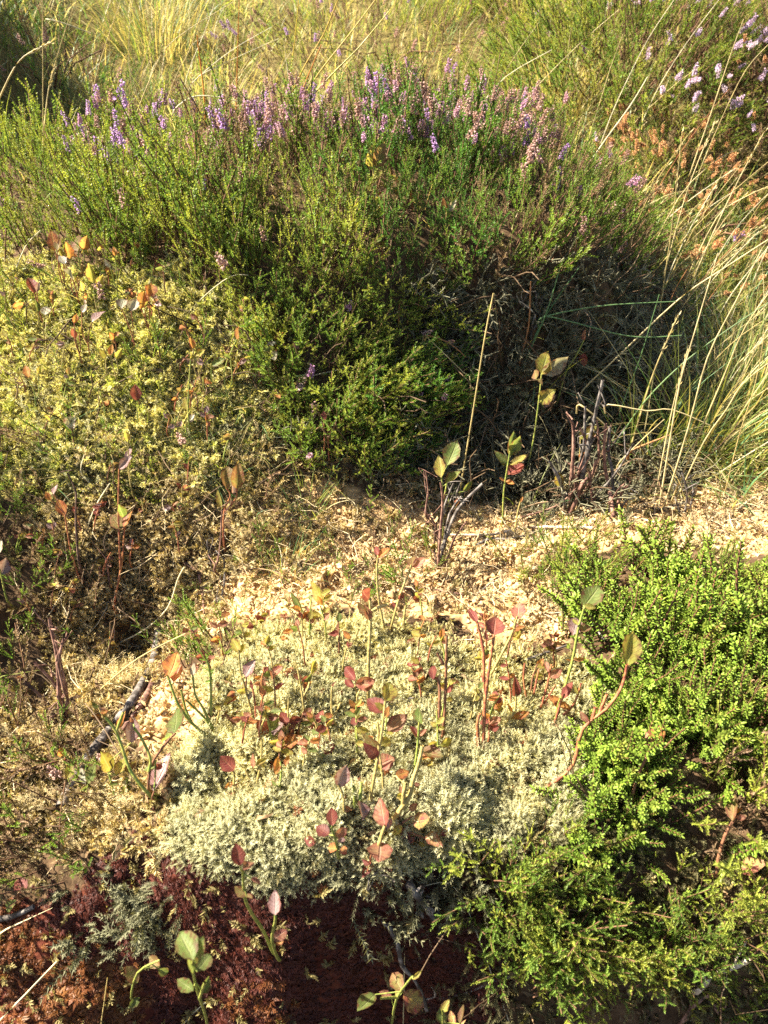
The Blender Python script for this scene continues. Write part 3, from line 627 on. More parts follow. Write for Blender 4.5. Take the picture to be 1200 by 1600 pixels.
grass_field('thin_grass_in_the_moss', 900, (-.9, .2), (.4, 1.3), (.03, .08), (.0008, .0016), (.35, .55, .10), polys=[Z_YMOSS, Z_MOUND], lean=(.2, 1.1), clump=.3)

def beside(x, y):
    u, v = proj(np.stack([x, y, H(x, y)], 1)); return (u < -120) | (u > 1300)
grass_field('moor_grass_beside_the_view', 9000, (-1.8, 1.8), (.0, 1.5), (.05, .16), (.0014, .003), (.45, .4, .15), lean=(.1, 1.2), keep=beside)
def tussock(u, v, n, Lr, rad, mix, label, group=None, y=None, wr=(.0012, .0028), lean=(.05, .75)):
    B = hit(u, v)
    if y is not None:
        r = ray(u, v); x = r.x / r.y * y; B = Vector((x, y, float(H([x], [y])[0])))
    o = thing('grass_tussock', label, 'grass tussock', B, group)
    a = RNG.uniform(0, 6.283, n); rr = rad * np.sqrt(RNG.uniform(0, 1, n)); P = np.stack([B.x + rr * np.cos(a), B.y + rr * np.sin(a), np.zeros(n)], 1); P[:, 2] = H(P[:, 0], P[:, 1]) - .004
    le = np.stack([RNG.uniform(*lean, n), a + RNG.normal(0, .5, n)], 1)
    me = blades_mesh('blades', P, RNG.uniform(*Lr, n), RNG.uniform(*wr, n), le, RNG.uniform(.1, 1.3, n), [M_ggreen, M_gstraw, M_gblue], RNG.choice(3, n, p=mix), B, seg=5)
    link('blades', me, o, kind='stuff'); return o
tussock(478, 800, 60, (.03, .075), .022, (.45, .15, .40), 'small tuft of fine green grass at the foot of the mound, above the grey tuft', wr=(.0008, .0014))
tussock(445, 890, 85, (.025, .06), .03, (.10, .40, .50), 'small tuft of fine grey-green grass on the pale moss litter', wr=(.0007, .0012))
tussock(345, 720, 60, (.03, .06), .025, (.6, .1, .3), 'small bright green grass tuft beside the yellow moss', wr=(.0008, .0014))
tussock(300, 210, 260, (.18, .38), .07, (.35, .60, .05), 'tall straw-and-green grass tussock behind the left crest, in front of a dark hollow', y=1.75)
tussock(420, 170, 220, (.15, .32), .08, (.40, .55, .05), 'yellowish grass tussock behind the crest, right of the dark hollow', y=1.95)
tussock(700, 60, 320, (.16, .30), .12, (.85, .13, .02), 'bright green grass tussock at the top edge of the view', y=2.9)
tussock(830, 60, 280, (.15, .30), .12, (.25, .73, .02), 'bleached straw-coloured grass tussock right of the bright green one', y=2.7)
tussock(860, 190, 260, (.12, .26), .10, (.35, .60, .05), 'straw grass tussock beyond the pink faded heather', y=2.1)
tussock(230, 30, 300, (.15, .30), .12, (.25, .60, .15), 'pale grass tussock lit on top of the left bank', y=2.7)
tussock(40, 200, 200, (.12, .26), .09, (.45, .35, .20), 'shaded grass tussock at the foot of the left bank', y=1.75)
tussock(1090, 700, 150, (.10, .28), .05, (.35, .50, .15), 'straw grass tussock standing right of the grey dead twigs')
tussock(1180, 640, 170, (.10, .30), .06, (.35, .50, .15), 'dense mixed grass tussock at the right edge beside the mound')
tussock(1010, 700, 90, (.08, .2), .04, (.6, .25, .15), 'green grass tussock in the shade behind the grey dead twigs')

# ------------------------------------------------------------------ heather bushes: shoots as one part, each flowering spike a part
SPIKE_V = []
def spike_mesh(kind, var):
    rs = random.Random(var * 7 + len(kind)); t = T(); L = rs.uniform(.017, .030); pts = [Vector((0, 0, 0))]; d = Vector((rs.uniform(-.15, .15), rs.uniform(-.15, .15), 1)).normalized()
    for k in range(4): pts.append(pts[-1] + d * L / 4); d = (d + Vector((rs.uniform(-.12, .12), rs.uniform(-.12, .12), 0))).normalized()
    t.tube(pts, .0008, .0005, 3, 1)
    n = rs.randint(15, 22)
    for k in range(n):
        f = (k + .5) / n; x = f * 4; i = min(3, int(x)); p = pts[i].lerp(pts[i + 1], x - i); an = k * 2.4 + rs.uniform(-.3, .3)
        o = Vector((math.cos(an), math.sin(an), rs.uniform(-.35, .25))).normalized(); a, c = perp(o); R_ = rs.uniform(.0016, .0024) * (1.15 - .4 * f); l = R_ * 2.3
        q0 = p + o * .0008; r1 = [t.v(q0 + o * l * .45 + (a * math.cos(j * 1.2566) + c * math.sin(j * 1.2566)) * R_, .5) for j in range(5)]
        r2 = [t.v(q0 + o * l * rs.uniform(.9, 1.1) + (a * math.cos(j * 1.2566 + .3) + c * math.sin(j * 1.2566 + .3)) * R_ * .8, 1) for j in range(5)]
        b = t.v(q0, 0)
        for j in range(5):
            j2 = (j + 1) % 5; t.tri(b, r1[j2], r1[j]); t.tri(r1[j], r1[j2], r2[j])
    V, Fc, tt, m = t.done()
    return mesh_np('flower_spike', V, Fc, [SPK[kind], M_hstem], m, {'tip': tt})
SPK = {'purple': plant_mat('heather_flower_purple', [(.38, .19, .44), (.47, .26, .52), (.54, .34, .54)], (.68, .50, .70), .6, .35, .5, .2, obj_rand=True, nvar=.2, warm=(1, 1, 1)),
       'pink': plant_mat('heather_flower_pink', [(.42, .19, .36), (.50, .27, .40), (.55, .33, .36)], (.70, .46, .56), .5, .35, .5, .2, obj_rand=True, nvar=.2, warm=(1, 1, 1)),
       'faded': plant_mat('heather_flower_faded', [(.36, .19, .15), (.46, .27, .22), (.50, .31, .28)], (.62, .44, .36), .5, .3, .6, .2, obj_rand=True, nvar=.25, warm=(1, 1, .9)),
       'rust': plant_mat('heather_flower_rust', [(.45, .20, .07), (.55, .27, .11), (.60, .34, .15)], (.70, .46, .25), .5, .3, .6, .2, obj_rand=True, nvar=.25, warm=(1, 1, .9)),
       'palepink': plant_mat('heather_flower_pale', [(.52, .36, .52), (.62, .44, .58), (.62, .48, .52)], (.78, .66, .74), .5, .35, .6, .2, obj_rand=True, nvar=.2, warm=(1, 1, 1))}
SPM = {k: [spike_mesh(k, i) for i in range(5)] for k in SPK}
def heather(label, poly, n, mats, spikes=(), up=.55, yr=(.1, 1.45), xr=(-1.2, 1.2), smin=.6, smax=1.0, jit=.2, cat='heather', temps=None, group=None, spos=None, steep=3., sink=.0, smult=1., clump=.25):
    polys = poly if isinstance(poly[0], list) else [poly]
    P, Nn = sample(int(n * 1.4), polys, xr=xr, yr=yr, steep=steep, clump=clump, cscale=18)
    if not len(P): print('no ground for', label); return
    c = P.mean(0); B = Vector((c[0], c[1], float(H([c[0]], [c[1]])[0])))
    o = thing('heather_bush' if cat == 'heather' else 'crowberry_bush', label, cat, B, group)
    D = Nn * (1 - up) + np.array([0, 0, 1.]) * up + RNG.normal(0, jit, P.shape) * np.array([1, 1, .3])
    R = frames(D, RNG.uniform(0, 6.283, len(P))); sc = RNG.uniform(smin * .8, smax * 1.15, len(P)) * np.clip(1 + .9 * perlin(P[:, 0] * 11, P[:, 1] * 11) + .5 * perlin(P[:, 0] * 28, P[:, 1] * 28), .45, 1.6)
    rnd = np.clip(.5 + .55 * perlin(P[:, 0] * 11 + 3, P[:, 1] * 11 + 8) + RNG.normal(0, .2, len(P)), 0, 1)
    k0 = RNG.random(len(P)); off = 0; split = len(mats) > 1
    cut = k0 < mats[0][1] if split else np.ones(len(P), bool)
    tops = (P + R[:, :, 2] * (sc * .082)[:, None])
    for j, msk in enumerate([cut, ~cut] if split else [cut]):
        if msk.any():
            grown('shoots', temps or H_T, P[msk] - Nn[msk] * sink, R[msk], sc[msk], rnd[msk], [mats[j][0], M_cstem if temps else M_hstem], B, o, kind='stuff')
    for kind, ns, spoly in spikes:
        u, v = proj(tops); ok = np.where(inpoly(u, v, spoly))[0] if spoly else np.arange(len(P))
        if spoly and len(ok) > 8: ok = ok[v[ok] < np.percentile(v[ok], 72)]
        if not len(ok): continue
        for i in RNG.choice(ok, ns, replace=ns > len(ok)):
            s = bpy.data.objects.new('flower_spike', random.choice(SPM[kind])); COL.objects.link(s); s.parent = o
            s.location = Vector(tops[i]) - B - Vector(R[i][:, 2]) * .012 + rv(.006); dd = Vector(R[i][:, 2]) + rv(.25)
            s.rotation_euler = dd.to_track_quat('Z', 'X').to_euler(); k = random.uniform(.6, 1.05) * (1.12 if kind == 'purple' else 1.); s.scale = (k, k, k)
    return o
G_, D_, Y_, B_ = M_hgreen, M_hdeep, M_hyell, M_hbrown
crest = lambda a, b: [(a, 60), (b, 60), (b, 330), (a, 330)]
heather('yellow-green heather at the left edge of the mound', [(-260, 260), (60, 250), (130, 330), (120, 420), (0, 400), (-260, 430)], 260, [(Y_, .6), (G_, 1)], [('pink', 4, None)], xr=(-1.3, -.2), yr=(.7, 1.45))
heather('heather on the left crest with bright purple spikes leaning over', [(40, 200), (330, 190), (330, 330), (120, 340), (40, 280)], 300, [(Y_, .4), (G_, 1)], [('purple', 16, crest(150, 200)), ('purple', 6, crest(90, 145)), ('purple', 9, crest(235, 305)), ('faded', 40, crest(130, 330)), ('pink', 30, crest(90, 330))], xr=(-1, 0), yr=(.9, 1.5))
heather('heather in the middle of the crest, purple spikes among faded ones', [(330, 190), (520, 180), (540, 360), (330, 350)], 300, [(G_, .55), (B_, 1)], [('purple', 9, crest(330, 354)), ('purple', 18, crest(382, 426)), ('purple', 6, crest(420, 540)), ('faded', 100, crest(330, 560)), ('pink', 70, crest(330, 560))], xr=(-.6, .3), yr=(.9, 1.5))
heather('deep green heather right of the crest middle with yellowish bilberry in it', [(540, 200), (760, 200), (760, 430), (690, 440), (560, 430)], 420, [(D_, .7), (G_, 1)], [('purple', 6, crest(555, 590)), ('purple', 6, crest(630, 680)), ('faded', 100, crest(540, 780)), ('pink', 80, crest(540, 800))], xr=(-.3, .6), yr=(.9, 1.5))
heather('heather on the right shoulder with pinkish-brown faded spikes', [(760, 210), (880, 230), (1000, 310), (1010, 420), (900, 440), (760, 440)], 430, [(G_, .66), (B_, 1)], [('faded', 80, crest(700, 850)), ('pink', 30, crest(700, 850)), ('purple', 12, crest(800, 836)), ('purple', 3, crest(850, 990)), ('pink', 10, None), ('faded', 20, None)], xr=(0, .8), yr=(.9, 1.5))
heather('heather on the back of the crest covered with dusky pink flowers', [(430, 130), (560, 90), (700, 120), (760, 200), (540, 215), (430, 200)], 330, [(B_, .65), (G_, 1)], [('faded', 130, None), ('pink', 60, None), ('purple', 20, crest(560, 605)), ('purple', 10, crest(640, 730)), ('pink', 26, None), ('purple', 6, None)], xr=(-.5, .6), yr=(1.25, 1.75))
heather('green heather in the middle of the mound above the yellow moss', [(120, 330), (330, 340), (560, 360), (560, 450), (380, 470), (260, 430), (120, 425)], 320, [(G_, .5), (Y_, 1)], [('faded', 6, None), ('purple', 2, None)], xr=(-.8, .2), yr=(.8, 1.4), smax=1.0)
heather('green heather hanging down the middle of the mound face into the shade', Z_FACE, 700, [(G_, .5), (Y_, 1)], [('pink', 3, None), ('faded', 5, None)], up=.25, xr=(-.35, .2), yr=(.6, 1.25), smin=.38, smax=.68, jit=.3)
heather('low heather spilling out at the foot of the mound beside the shaded hollow', [(560, 600), (690, 600), (690, 720), (590, 760)], 110, [(D_, .5), (G_, 1)], [('pink', 6, [(640, 600), (720, 600), (720, 720), (640, 720)])], up=.2, xr=(-.1, .2), yr=(.6, 1.1), smin=.5, smax=.85, jit=.35)
heather('green heather at the left edge beside the brown gully', [(-200, 780), (60, 790), (110, 860), (90, 1010), (-200, 1060)], 200, [(G_, .6), (B_, 1)], [('faded', 4, None)], xr=(-.7, -.15), yr=(.3, .8), smin=.45, smax=.75, jit=.3)
heather('reddish withered heather at the left edge by the hollow', [(-200, 640), (70, 690), (80, 790), (-200, 780)], 90, [(B_, .75), (G_, 1)], [('faded', 12, None)], xr=(-.8, -.2), yr=(.4, .9), smin=.5, smax=.8, jit=.3)
heather('brown withered heather at the lower left edge under the gully', [(-200, 1080), (70, 1090), (150, 1180), (190, 1270), (150, 1350), (-200, 1400)], 150, [(B_, .7), (G_, 1)], [('faded', 8, None)], xr=(-.6, -.1), yr=(.1, .6), smin=.45, smax=.75, jit=.35)
heather('small bright green heather sprig between the root and the woolly moss', [(305, 1000), (350, 1000), (360, 1090), (310, 1090)], 16, [(G_, 1.1)], xr=(-.3, 0), yr=(.3, .6), smin=.5, smax=.75)
heather('small green heather sprig behind the tall bilberry stalks', [(530, 900), (640, 900), (630, 950), (530, 945)], 16, [(G_, 1.1)], xr=(-.1, .1), yr=(.4, .7), smin=.4, smax=.6, jit=.4)
heather('feathery green heather at the top edge of the crowberry patch', [(800, 895), (850, 880), (940, 870), (950, 915), (870, 930)], 46, [(G_, .6), (Y_, 1)], xr=(.05, .4), yr=(.4, .8), smin=.45, smax=.75, jit=.35)
heather('pale green heather along the right edge below the crowberry', [(1090, 1130), (1420, 1080), (1420, 1330), (1120, 1330)], 120, [(Y_, .5), (B_, 1)], [], xr=(.1, .6), yr=(.15, .6), smin=.45, smax=.75, jit=.3)
heather('dark green heather hanging below the grey moss at the lower right', [(730, 1350), (800, 1340), (900, 1300), (930, 1400), (900, 1520), (760, 1520)], 130, [(G_, .6), (Y_, 1)], up=.55, xr=(0, .3), yr=(.02, .4), smin=.4, smax=.65, jit=.45)  # lighter greens put sunlight into the colour of these shaded shoots
heather('bright green heather cascading at the bottom right', [(900, 1390), (1020, 1360), (1200, 1390), (1400, 1420), (1400, 1560), (1100, 1560), (900, 1520)], 150, [(Y_, .6), (G_, 1)], [], up=.55, xr=(0, .5), yr=(.02, .4), smin=.4, smax=.62, jit=.45)  # yellow-green mix likewise stands in for sun on the shoots
heather('sparse low heather growing through the yellow moss on the left slope', [(-200, 400), (380, 430), (430, 600), (380, 740), (-200, 740)], 70, [(Y_, .6), (G_, 1)], [('faded', 4, None)], xr=(-.95, .1), yr=(.5, 1.2), smin=.4, smax=.75, jit=.3, clump=.9)
heather('sparse brownish heather sprigs in the litter at the foot of the mound', [(300, 740), (640, 740), (640, 900), (300, 960)], 34, [(B_, .5), (G_, 1)], [], xr=(-.4, .1), yr=(.4, .9), smin=.3, smax=.6, jit=.4, clump=.9)
heather('reclining heather branch with comb-like bright green shoots at the lower right', [(930, 1500), (1050, 1440), (1160, 1375), (1200, 1400), (1060, 1480), (960, 1525)], 70, [(Y_, .6), (G_, 1)], [], up=.75, xr=(0, .5), yr=(.02, .4), smin=.35, smax=.55, jit=.3, sink=-.02)
heather('bright yellow-green heather tips catching the sun left of the reclining branch', [(790, 1430), (860, 1390), (910, 1430), (890, 1520), (810, 1510)], 60, [(Y_, .5), (G_, 1)], [], up=.75, xr=(0, .4), yr=(.02, .4), smin=.35, smax=.55, jit=.3, sink=-.018)
heather('yellow-green heather sprig rising beside the green bilberry leaves at the lower middle', [(780, 1330), (830, 1320), (850, 1420), (800, 1440)], 36, [(Y_, .4), (G_, 1)], [], up=.75, xr=(0, .4), yr=(.02, .4), smin=.4, smax=.6, jit=.3, sink=-.012)
# crowberry
CW = M_crow
for lab, pl, n in (('crowberry at the upper end of the bright green patch, against the pale litter', [(870, 925), (960, 905), (1060, 905), (1060, 980), (940, 1010), (890, 1000)], 210),
                   ('crowberry at the upper right corner of the bright green patch', [(1060, 905), (1420, 895), (1420, 990), (1060, 980)], 300),
                   ('crowberry in the middle of the bright green patch beside the woolly moss', [(930, 1000), (1060, 960), (1180, 975), (1180, 1130), (1000, 1150), (985, 1090)], 350),
                   ('crowberry at the right edge, halfway down the green patch', [(1180, 975), (1420, 980), (1420, 1120), (1180, 1130)], 180),
                   ('crowberry in the lower part of the green patch, partly shaded', [(905, 1150), (985, 1110), (1180, 1130), (1120, 1260), (980, 1250), (905, 1240)], 300),
                   ('loose shaded crowberry hanging below the green patch', [(890, 1240), (1080, 1250), (1130, 1340), (1000, 1370), (890, 1340)], 80),
                   ('crowberry trailing down the bottom right corner', [(1080, 1440), (1420, 1400), (1420, 1640), (1080, 1640)], 80)):
    heather(lab, pl, n, [(CW, 1.1)], cat='crowberry', temps=C_T, group='crowberry bushes', xr=(.05, .75), yr=(.02, .85), up=.72, jit=.35, smin=.45, smax=1.1, clump=1.0)
scat('bush_litter', LT_T, [M_litd], 2600, [Z_CROW, Z_CROW2], up=.5, jit=.6, smin=.5, smax=1.2, yr=(.02, .9), xr=(0, .7), props={'kind': 'stuff'})
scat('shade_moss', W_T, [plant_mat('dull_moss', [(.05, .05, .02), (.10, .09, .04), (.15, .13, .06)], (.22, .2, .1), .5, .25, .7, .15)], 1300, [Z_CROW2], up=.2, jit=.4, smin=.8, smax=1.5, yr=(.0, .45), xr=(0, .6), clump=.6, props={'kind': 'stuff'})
# background shrubs
def px(u, v, y): r = ray(u, v); return r.x / r.y * y
def bshrub(label, u, v, y, rx, ry, n, mats, spikes, smin=1., smax=1.6, hgt=.2):
    x0 = px(u, v, y); a = RNG.uniform(0, 6.283, n); rr = np.sqrt(RNG.uniform(0, 1, n)); x = x0 + rr * rx * np.cos(a); yy = y + rr * ry * np.sin(a); dome = hgt * (1 - rr ** 2.2)
    P = np.stack([x, yy, H(x, yy) + dome * RNG.uniform(.35, 1, n)], 1); B = Vector((x0, y, float(H([x0], [y])[0])))
    o = thing('heather_bush', label, 'heather', B)
    D = np.stack([np.cos(a) * rr * .9, np.sin(a) * rr * .9, np.ones(n) * .8], 1) + RNG.normal(0, .2, (n, 3)); R = frames(D, RNG.uniform(0, 6.283, n)); sc = RNG.uniform(smin, smax, n); rnd = RNG.uniform(0, 1, n)
    cut = RNG.random(n) < mats[0][1]
    for j, msk in enumerate([cut, ~cut]):
        if msk.any(): grown('shoots', H_T, P[msk], R[msk], sc[msk], rnd[msk], [mats[min(j, len(mats) - 1)][0], M_hstem], B, o, kind='stuff')
    tops = P + R[:, :, 2] * (sc * .08)[:, None]
    st = T(); 
    for k in range(7):
        an = k * .9; e = Vector((math.cos(an) * rx * .6, math.sin(an) * ry * .6, hgt * .8)); st.tube([Vector((0, 0, -.03)), e * .4 + Vector((0, 0, .01)), e * .8], .0028, .0014, 5)
    V, Fc, tt, m = st.done(); link('branches', mesh_np('branches', V, Fc, [M_hstem], m), o)
    for kind, ns, (lo, hi) in spikes:
        q = np.where((tops[:, 0] >= x0 + lo * rx) & (tops[:, 0] <= x0 + hi * rx) & (dome > hgt * .15))[0]
        for i in RNG.choice(q, ns):
            s = bpy.data.objects.new('flower_spike', random.choice(SPM[kind])); COL.objects.link(s); s.parent = o; s.location = Vector(tops[i]) - B + rv(.008)
            s.rotation_euler = (Vector(R[i][:, 2]) + rv(.3)).to_track_quat('Z', 'X').to_euler(); k = random.uniform(.9, 1.5) * (.72 if kind == 'rust' else .8); s.scale = (k, k, k)
bshrub('green heather shrub with pale pink flowers at the upper right', 985, 150, 2.15, .36, .28, 760, [(G_, .6), (Y_, 1)], [('palepink', 150, (-.1, .9)), ('pink', 6, (-1, 1))], hgt=.24)
bshrub('brown dry heather shrub at the upper right edge of the view', 1225, 150, 2.05, .2, .2, 260, [(B_, .9), (G_, 1)], [('rust', 60, (-1, 1)), ('palepink', 10, (-1, 0))], hgt=.22)
bshrub('low heath with rusty-orange seed heads right of the mound', 1100, 330, 1.62, .24, .22, 260, [(Y_, .6), (G_, 1)], [('rust', 190, (-1, 1)), ('purple', 3, (-1, 1))], smin=.5, smax=.9, hgt=.05)
bshrub('faded heath with rusty-orange heads at the upper right, below the dark shrub foot', 1080, 235, 1.82, .24, .14, 160, [(Y_, .5), (B_, 1)], [('rust', 75, (-1, 1))], smin=.5, smax=.9, hgt=.06)
bshrub('olive heather shrub at the top edge, left of the pale pink one', 905, 40, 2.75, .3, .22, 260, [(Y_, .5), (G_, 1)], [('pink', 8, (-1, 1))], hgt=.18)
bshrub('brown-pink heath patch behind the crest at the top of the view', 600, 40, 2.6, .5, .35, 320, [(B_, .7), (Y_, 1)], [('faded', 45, (-1, 1)), ('purple', 14, (-1, 1))], smin=.7, smax=1.2, hgt=.06)
bshrub('dark low heather in the hollow behind the left crest', 330, 130, 2.0, .2, .14, 200, [(D_, .6), (B_, 1)], [('purple', 3, (-.2, .4))], smin=.7, smax=1.2, hgt=.08)
bshrub('grey-green heather on the left bank at the top corner', 60, 60, 2.1, .3, .25, 260, [(D_, .6), (B_, 1)], [('faded', 8, (-1, 1))], smin=.8, smax=1.2, hgt=.12)

# ------------------------------------------------------------------ tubes and sprigs
def tube_np(polys, radii, n=6):
    """polylines -> smooth tapering tubes; radii: (r0, r1) each"""
    t = T()
    for pts, (r0, r1) in zip(polys, radii):
        pts = [Vector(p) for p in pts]
        if len(pts) > 2:        # round the corners a little
            q = [pts[0]]
            for i in range(len(pts) - 1):
                p0 = pts[max(i - 1, 0)]; p1 = pts[i]; p2 = pts[i + 1]; p3 = pts[min(i + 2, len(pts) - 1)]
                for s in (.33, .67, 1.):
                    q.append(.5 * ((2 * p1) + (p2 - p0) * s + (2 * p0 - 5 * p1 + 4 * p2 - p3) * s * s + (3 * p1 - p0 - 3 * p2 + p3) * s ** 3))
            pts = q
        t.tube(pts, r0, r1, n, 0, 0, 1)
    V, Fc, tt, m = t.done(); return V, Fc, tt
LM = {'G': leaf_mat('leaf_green', (.13, .19, .035), (.20, .24, .05), (.30, .33, .12), .45),
      'Y': leaf_mat('leaf_yellow_green', (.34, .34, .04), (.42, .30, .05), (.46, .44, .14), .5),
      'O': leaf_mat('leaf_orange', (.52, .24, .03), (.45, .11, .03), (.55, .36, .10), .5),
      'R': leaf_mat('leaf_red_pink', (.32, .075, .055), (.36, .20, .09), (.46, .26, .17), .42),
      'C': leaf_mat('leaf_crimson', (.18, .025, .025), (.27, .07, .04), (.34, .13, .09), .42),
      'P': leaf_mat('leaf_pinkish_grey', (.30, .19, .18), (.26, .12, .11), (.42, .30, .27), .3, .3, .55, .6),
      'S': leaf_mat('leaf_speckled', (.46, .10, .10), (.55, .42, .10), (.56, .40, .16), .42),
      'B': leaf_mat('leaf_olive_brown', (.20, .17, .04), (.27, .12, .05), (.34, .28, .10), .45),
      'W': leaf_mat('leaf_pale', (.38, .36, .24), (.36, .26, .20), (.50, .46, .34), .3, .28, .55, .6)}
LSH = {}
def leaf_mesh(col, var):
    if (col, var) in LSH: return LSH[(col, var)]
    r = random.Random(var * 31 + 5); na, nb = 7, 4; fold = r.uniform(.25, .85); curl = r.uniform(-.7, .5); tw = r.uniform(-.6, .6); sh = r.uniform(.75, .95); V, ti, ed, Fc = [], [], [], []
    for i in range(na + 1):
        s = i / na; wd = .29 * math.sin(math.pi * min(1, s ** sh * .97 + .03)) ** .9 if 0 < s < 1 else (.03 if s == 0 else .005)
        for j in range(-nb // 2, nb // 2 + 1):
            f = j / (nb / 2); x = f * wd * (1 + (.07 if i % 2 else -.04) * abs(f)); z = fold * abs(x) + curl * s * s * .5 + tw * x * s + .02 * math.sin(s * 9 + j)
            V.append((x, s, z)); ti.append(s); ed.append(abs(f))
    for i in range(na):
        for j in range(nb):
            a = i * (nb + 1) + j; Fc += [(a, a + 1, a + nb + 2), (a, a + nb + 2, a + nb + 1)]
    LSH[(col, var)] = mesh_np('leaf', V, Fc, [LM[col]], None, {'tip': ti, 'edge': ed}, True); return LSH[(col, var)]
SM = {'green': wood_mat('stem_green', (.16, .20, .04), (.26, .25, .06), .5, 200), 'red': wood_mat('stem_red', (.20, .06, .035), (.34, .15, .06), .5, 200),
      'olive': wood_mat('stem_olive', (.24, .19, .06), (.36, .27, .10), .55, 200), 'brown': wood_mat('stem_brown', (.12, .055, .03), (.22, .10, .05), .6, 200),
      'grey': wood_mat('twig_grey', (.055, .045, .038), (.19, .165, .145), .85, 120), 'dark': wood_mat('twig_dark', (.05, .03, .022), (.15, .09, .06), .85, 120),
      'pale': wood_mat('twig_pale', (.36, .27, .18), (.62, .52, .38), .85, 120), 'rufous': wood_mat('twig_rufous', (.11, .055, .04), (.25, .14, .10), .8, 120),
      'straw': plant_mat('straw', [(.42, .32, .12), (.52, .42, .20), (.60, .50, .27)], None, 0, .25, .5, .3, obj_rand=True), 'strawpale': plant_mat('straw_pale', [(.56, .50, .32), (.66, .60, .42)], None, 0, .25, .5, .3, obj_rand=True),
      'blade': M_gblue, 'gold': M_gold, 'orange': M_gor, 'strawred': plant_mat('straw_red', [(.36, .15, .06), (.44, .22, .09)], None, 0, .25, .5, .3, obj_rand=True)}
VIEWF = Vector((0, 1, 0))
class Plane:
    """the upright-ish plane a plant stands in: through its foot, tilted half towards the eye"""
    def __init__(s, B, k=.5):
        vd = (B - Vector((0, 0, CAMZ))).normalized(); s.B = B; s.n = (VIEWF * (1 - k) + vd * k).normalized()
    def at(s, u, v, d=0.):
        r = ray(u, v); o = Vector((0, 0, CAMZ)); t = (s.B + s.n * d - o).dot(s.n) / r.dot(s.n); return o + r * t
def bent(pl, pts, jit=.004, B=None, d0=0.):
    out = []; d = d0
    for i, (u, v) in enumerate(pts):
        p = pl.at(u, v, d); d += random.uniform(-jit, jit)
        out.append(p)
    return out
def above(p, e=.001):
    d = (Vector((0, 0, CAMZ)) - p).normalized(); s = 0
    t = np.arange(0, .16, .002); bad = (p.z + d.z * t) < H(p.x + d.x * t, p.y + d.y * t) + e
    if bad[0]:
        k = np.argmin(bad) if not bad.all() else 0
        q = p + d * float(t[k]); p.x, p.y, p.z = q.x, q.y, q.z
    return p
def place_leaf(o, B, pl, u0, v0, u1, v1, col, wf=1., par=None):
    jd = random.uniform(-.004, .004); p0 = pl.at(u0, v0, jd); vd = (p0 - Vector((0, 0, CAMZ))).normalized()
    nrm = (-vd + rv(.8) + Vector((0, 0, .2))).normalized(); q = Plane(p0); q.n = nrm; p1 = q.at(u1, v1)
    L0 = math.hypot(u1 - u0, v1 - v0) / F * (p0 - Vector((0, 0, CAMZ))).length
    if (p1 - p0).length > 1.1 * L0: p1 = p0 + (p1 - p0).normalized() * 1.1 * L0
    above(p0, .005); above(p1, .008)
    y = (p1 - p0); L = y.length; y.normalize(); z = (nrm - y * nrm.dot(y)).normalized(); x = y.cross(z)
    m = bpy.data.objects.new('leaf', leaf_mesh(col, random.randrange(9))); COL.objects.link(m); m.parent = o
    M = Matrix((x * L * (wf ** .8), y * L, z * L)).transposed().to_4x4(); M.translation = p0 - B; m.matrix_basis = M
    return m
def sprig(label, stem, stems, leaves, r=.0011, group=None, k=.5, jit=.004):
    u, v = stems[0][0]; B = hit(u, min(v, 1640)); k = -.2 if v > 1330 and u < 760 else k
    B = B + (Vector((0, 0, CAMZ)) - B).normalized() * .013; pl = Plane(B, k); o = thing('bilberry_sprig', label, 'bilberry', B, group)
    ps, rr = [], []
    for i, s in enumerate(stems):
        pts = bent(pl, s, jit if i else jit * .6)
        pts = [above(p, .0005) for p in pts]
        if i == 0: pts.insert(0, pts[0] + Vector((0, .012, -.022)))
        ps.append([p - B for p in pts]); rr.append((r * (1.0 if i == 0 else .85), r * .62))
    node = [a.lerp(b, f) for q in ps for a, b in zip(q[1:], q[2:]) for f in (0, .34, .67, 1)]
    got = [place_leaf(o, B, pl, *lf) for lf in leaves]
    for g in got:
        c = g.matrix_basis.translation; near_ = min(node, key=lambda p: (p - c).length)
        if (near_ - c).length > .0006: ps.append([near_, near_.lerp(c, .5) + rv(.0006), c.copy()]); rr.append((r * .4, r * .32))
    V, Fc, tt = tube_np(ps, rr)
    link('stem', mesh_np('stem', V, Fc, [SM[stem]], None, {'tip': tt}, True), o)
    return o
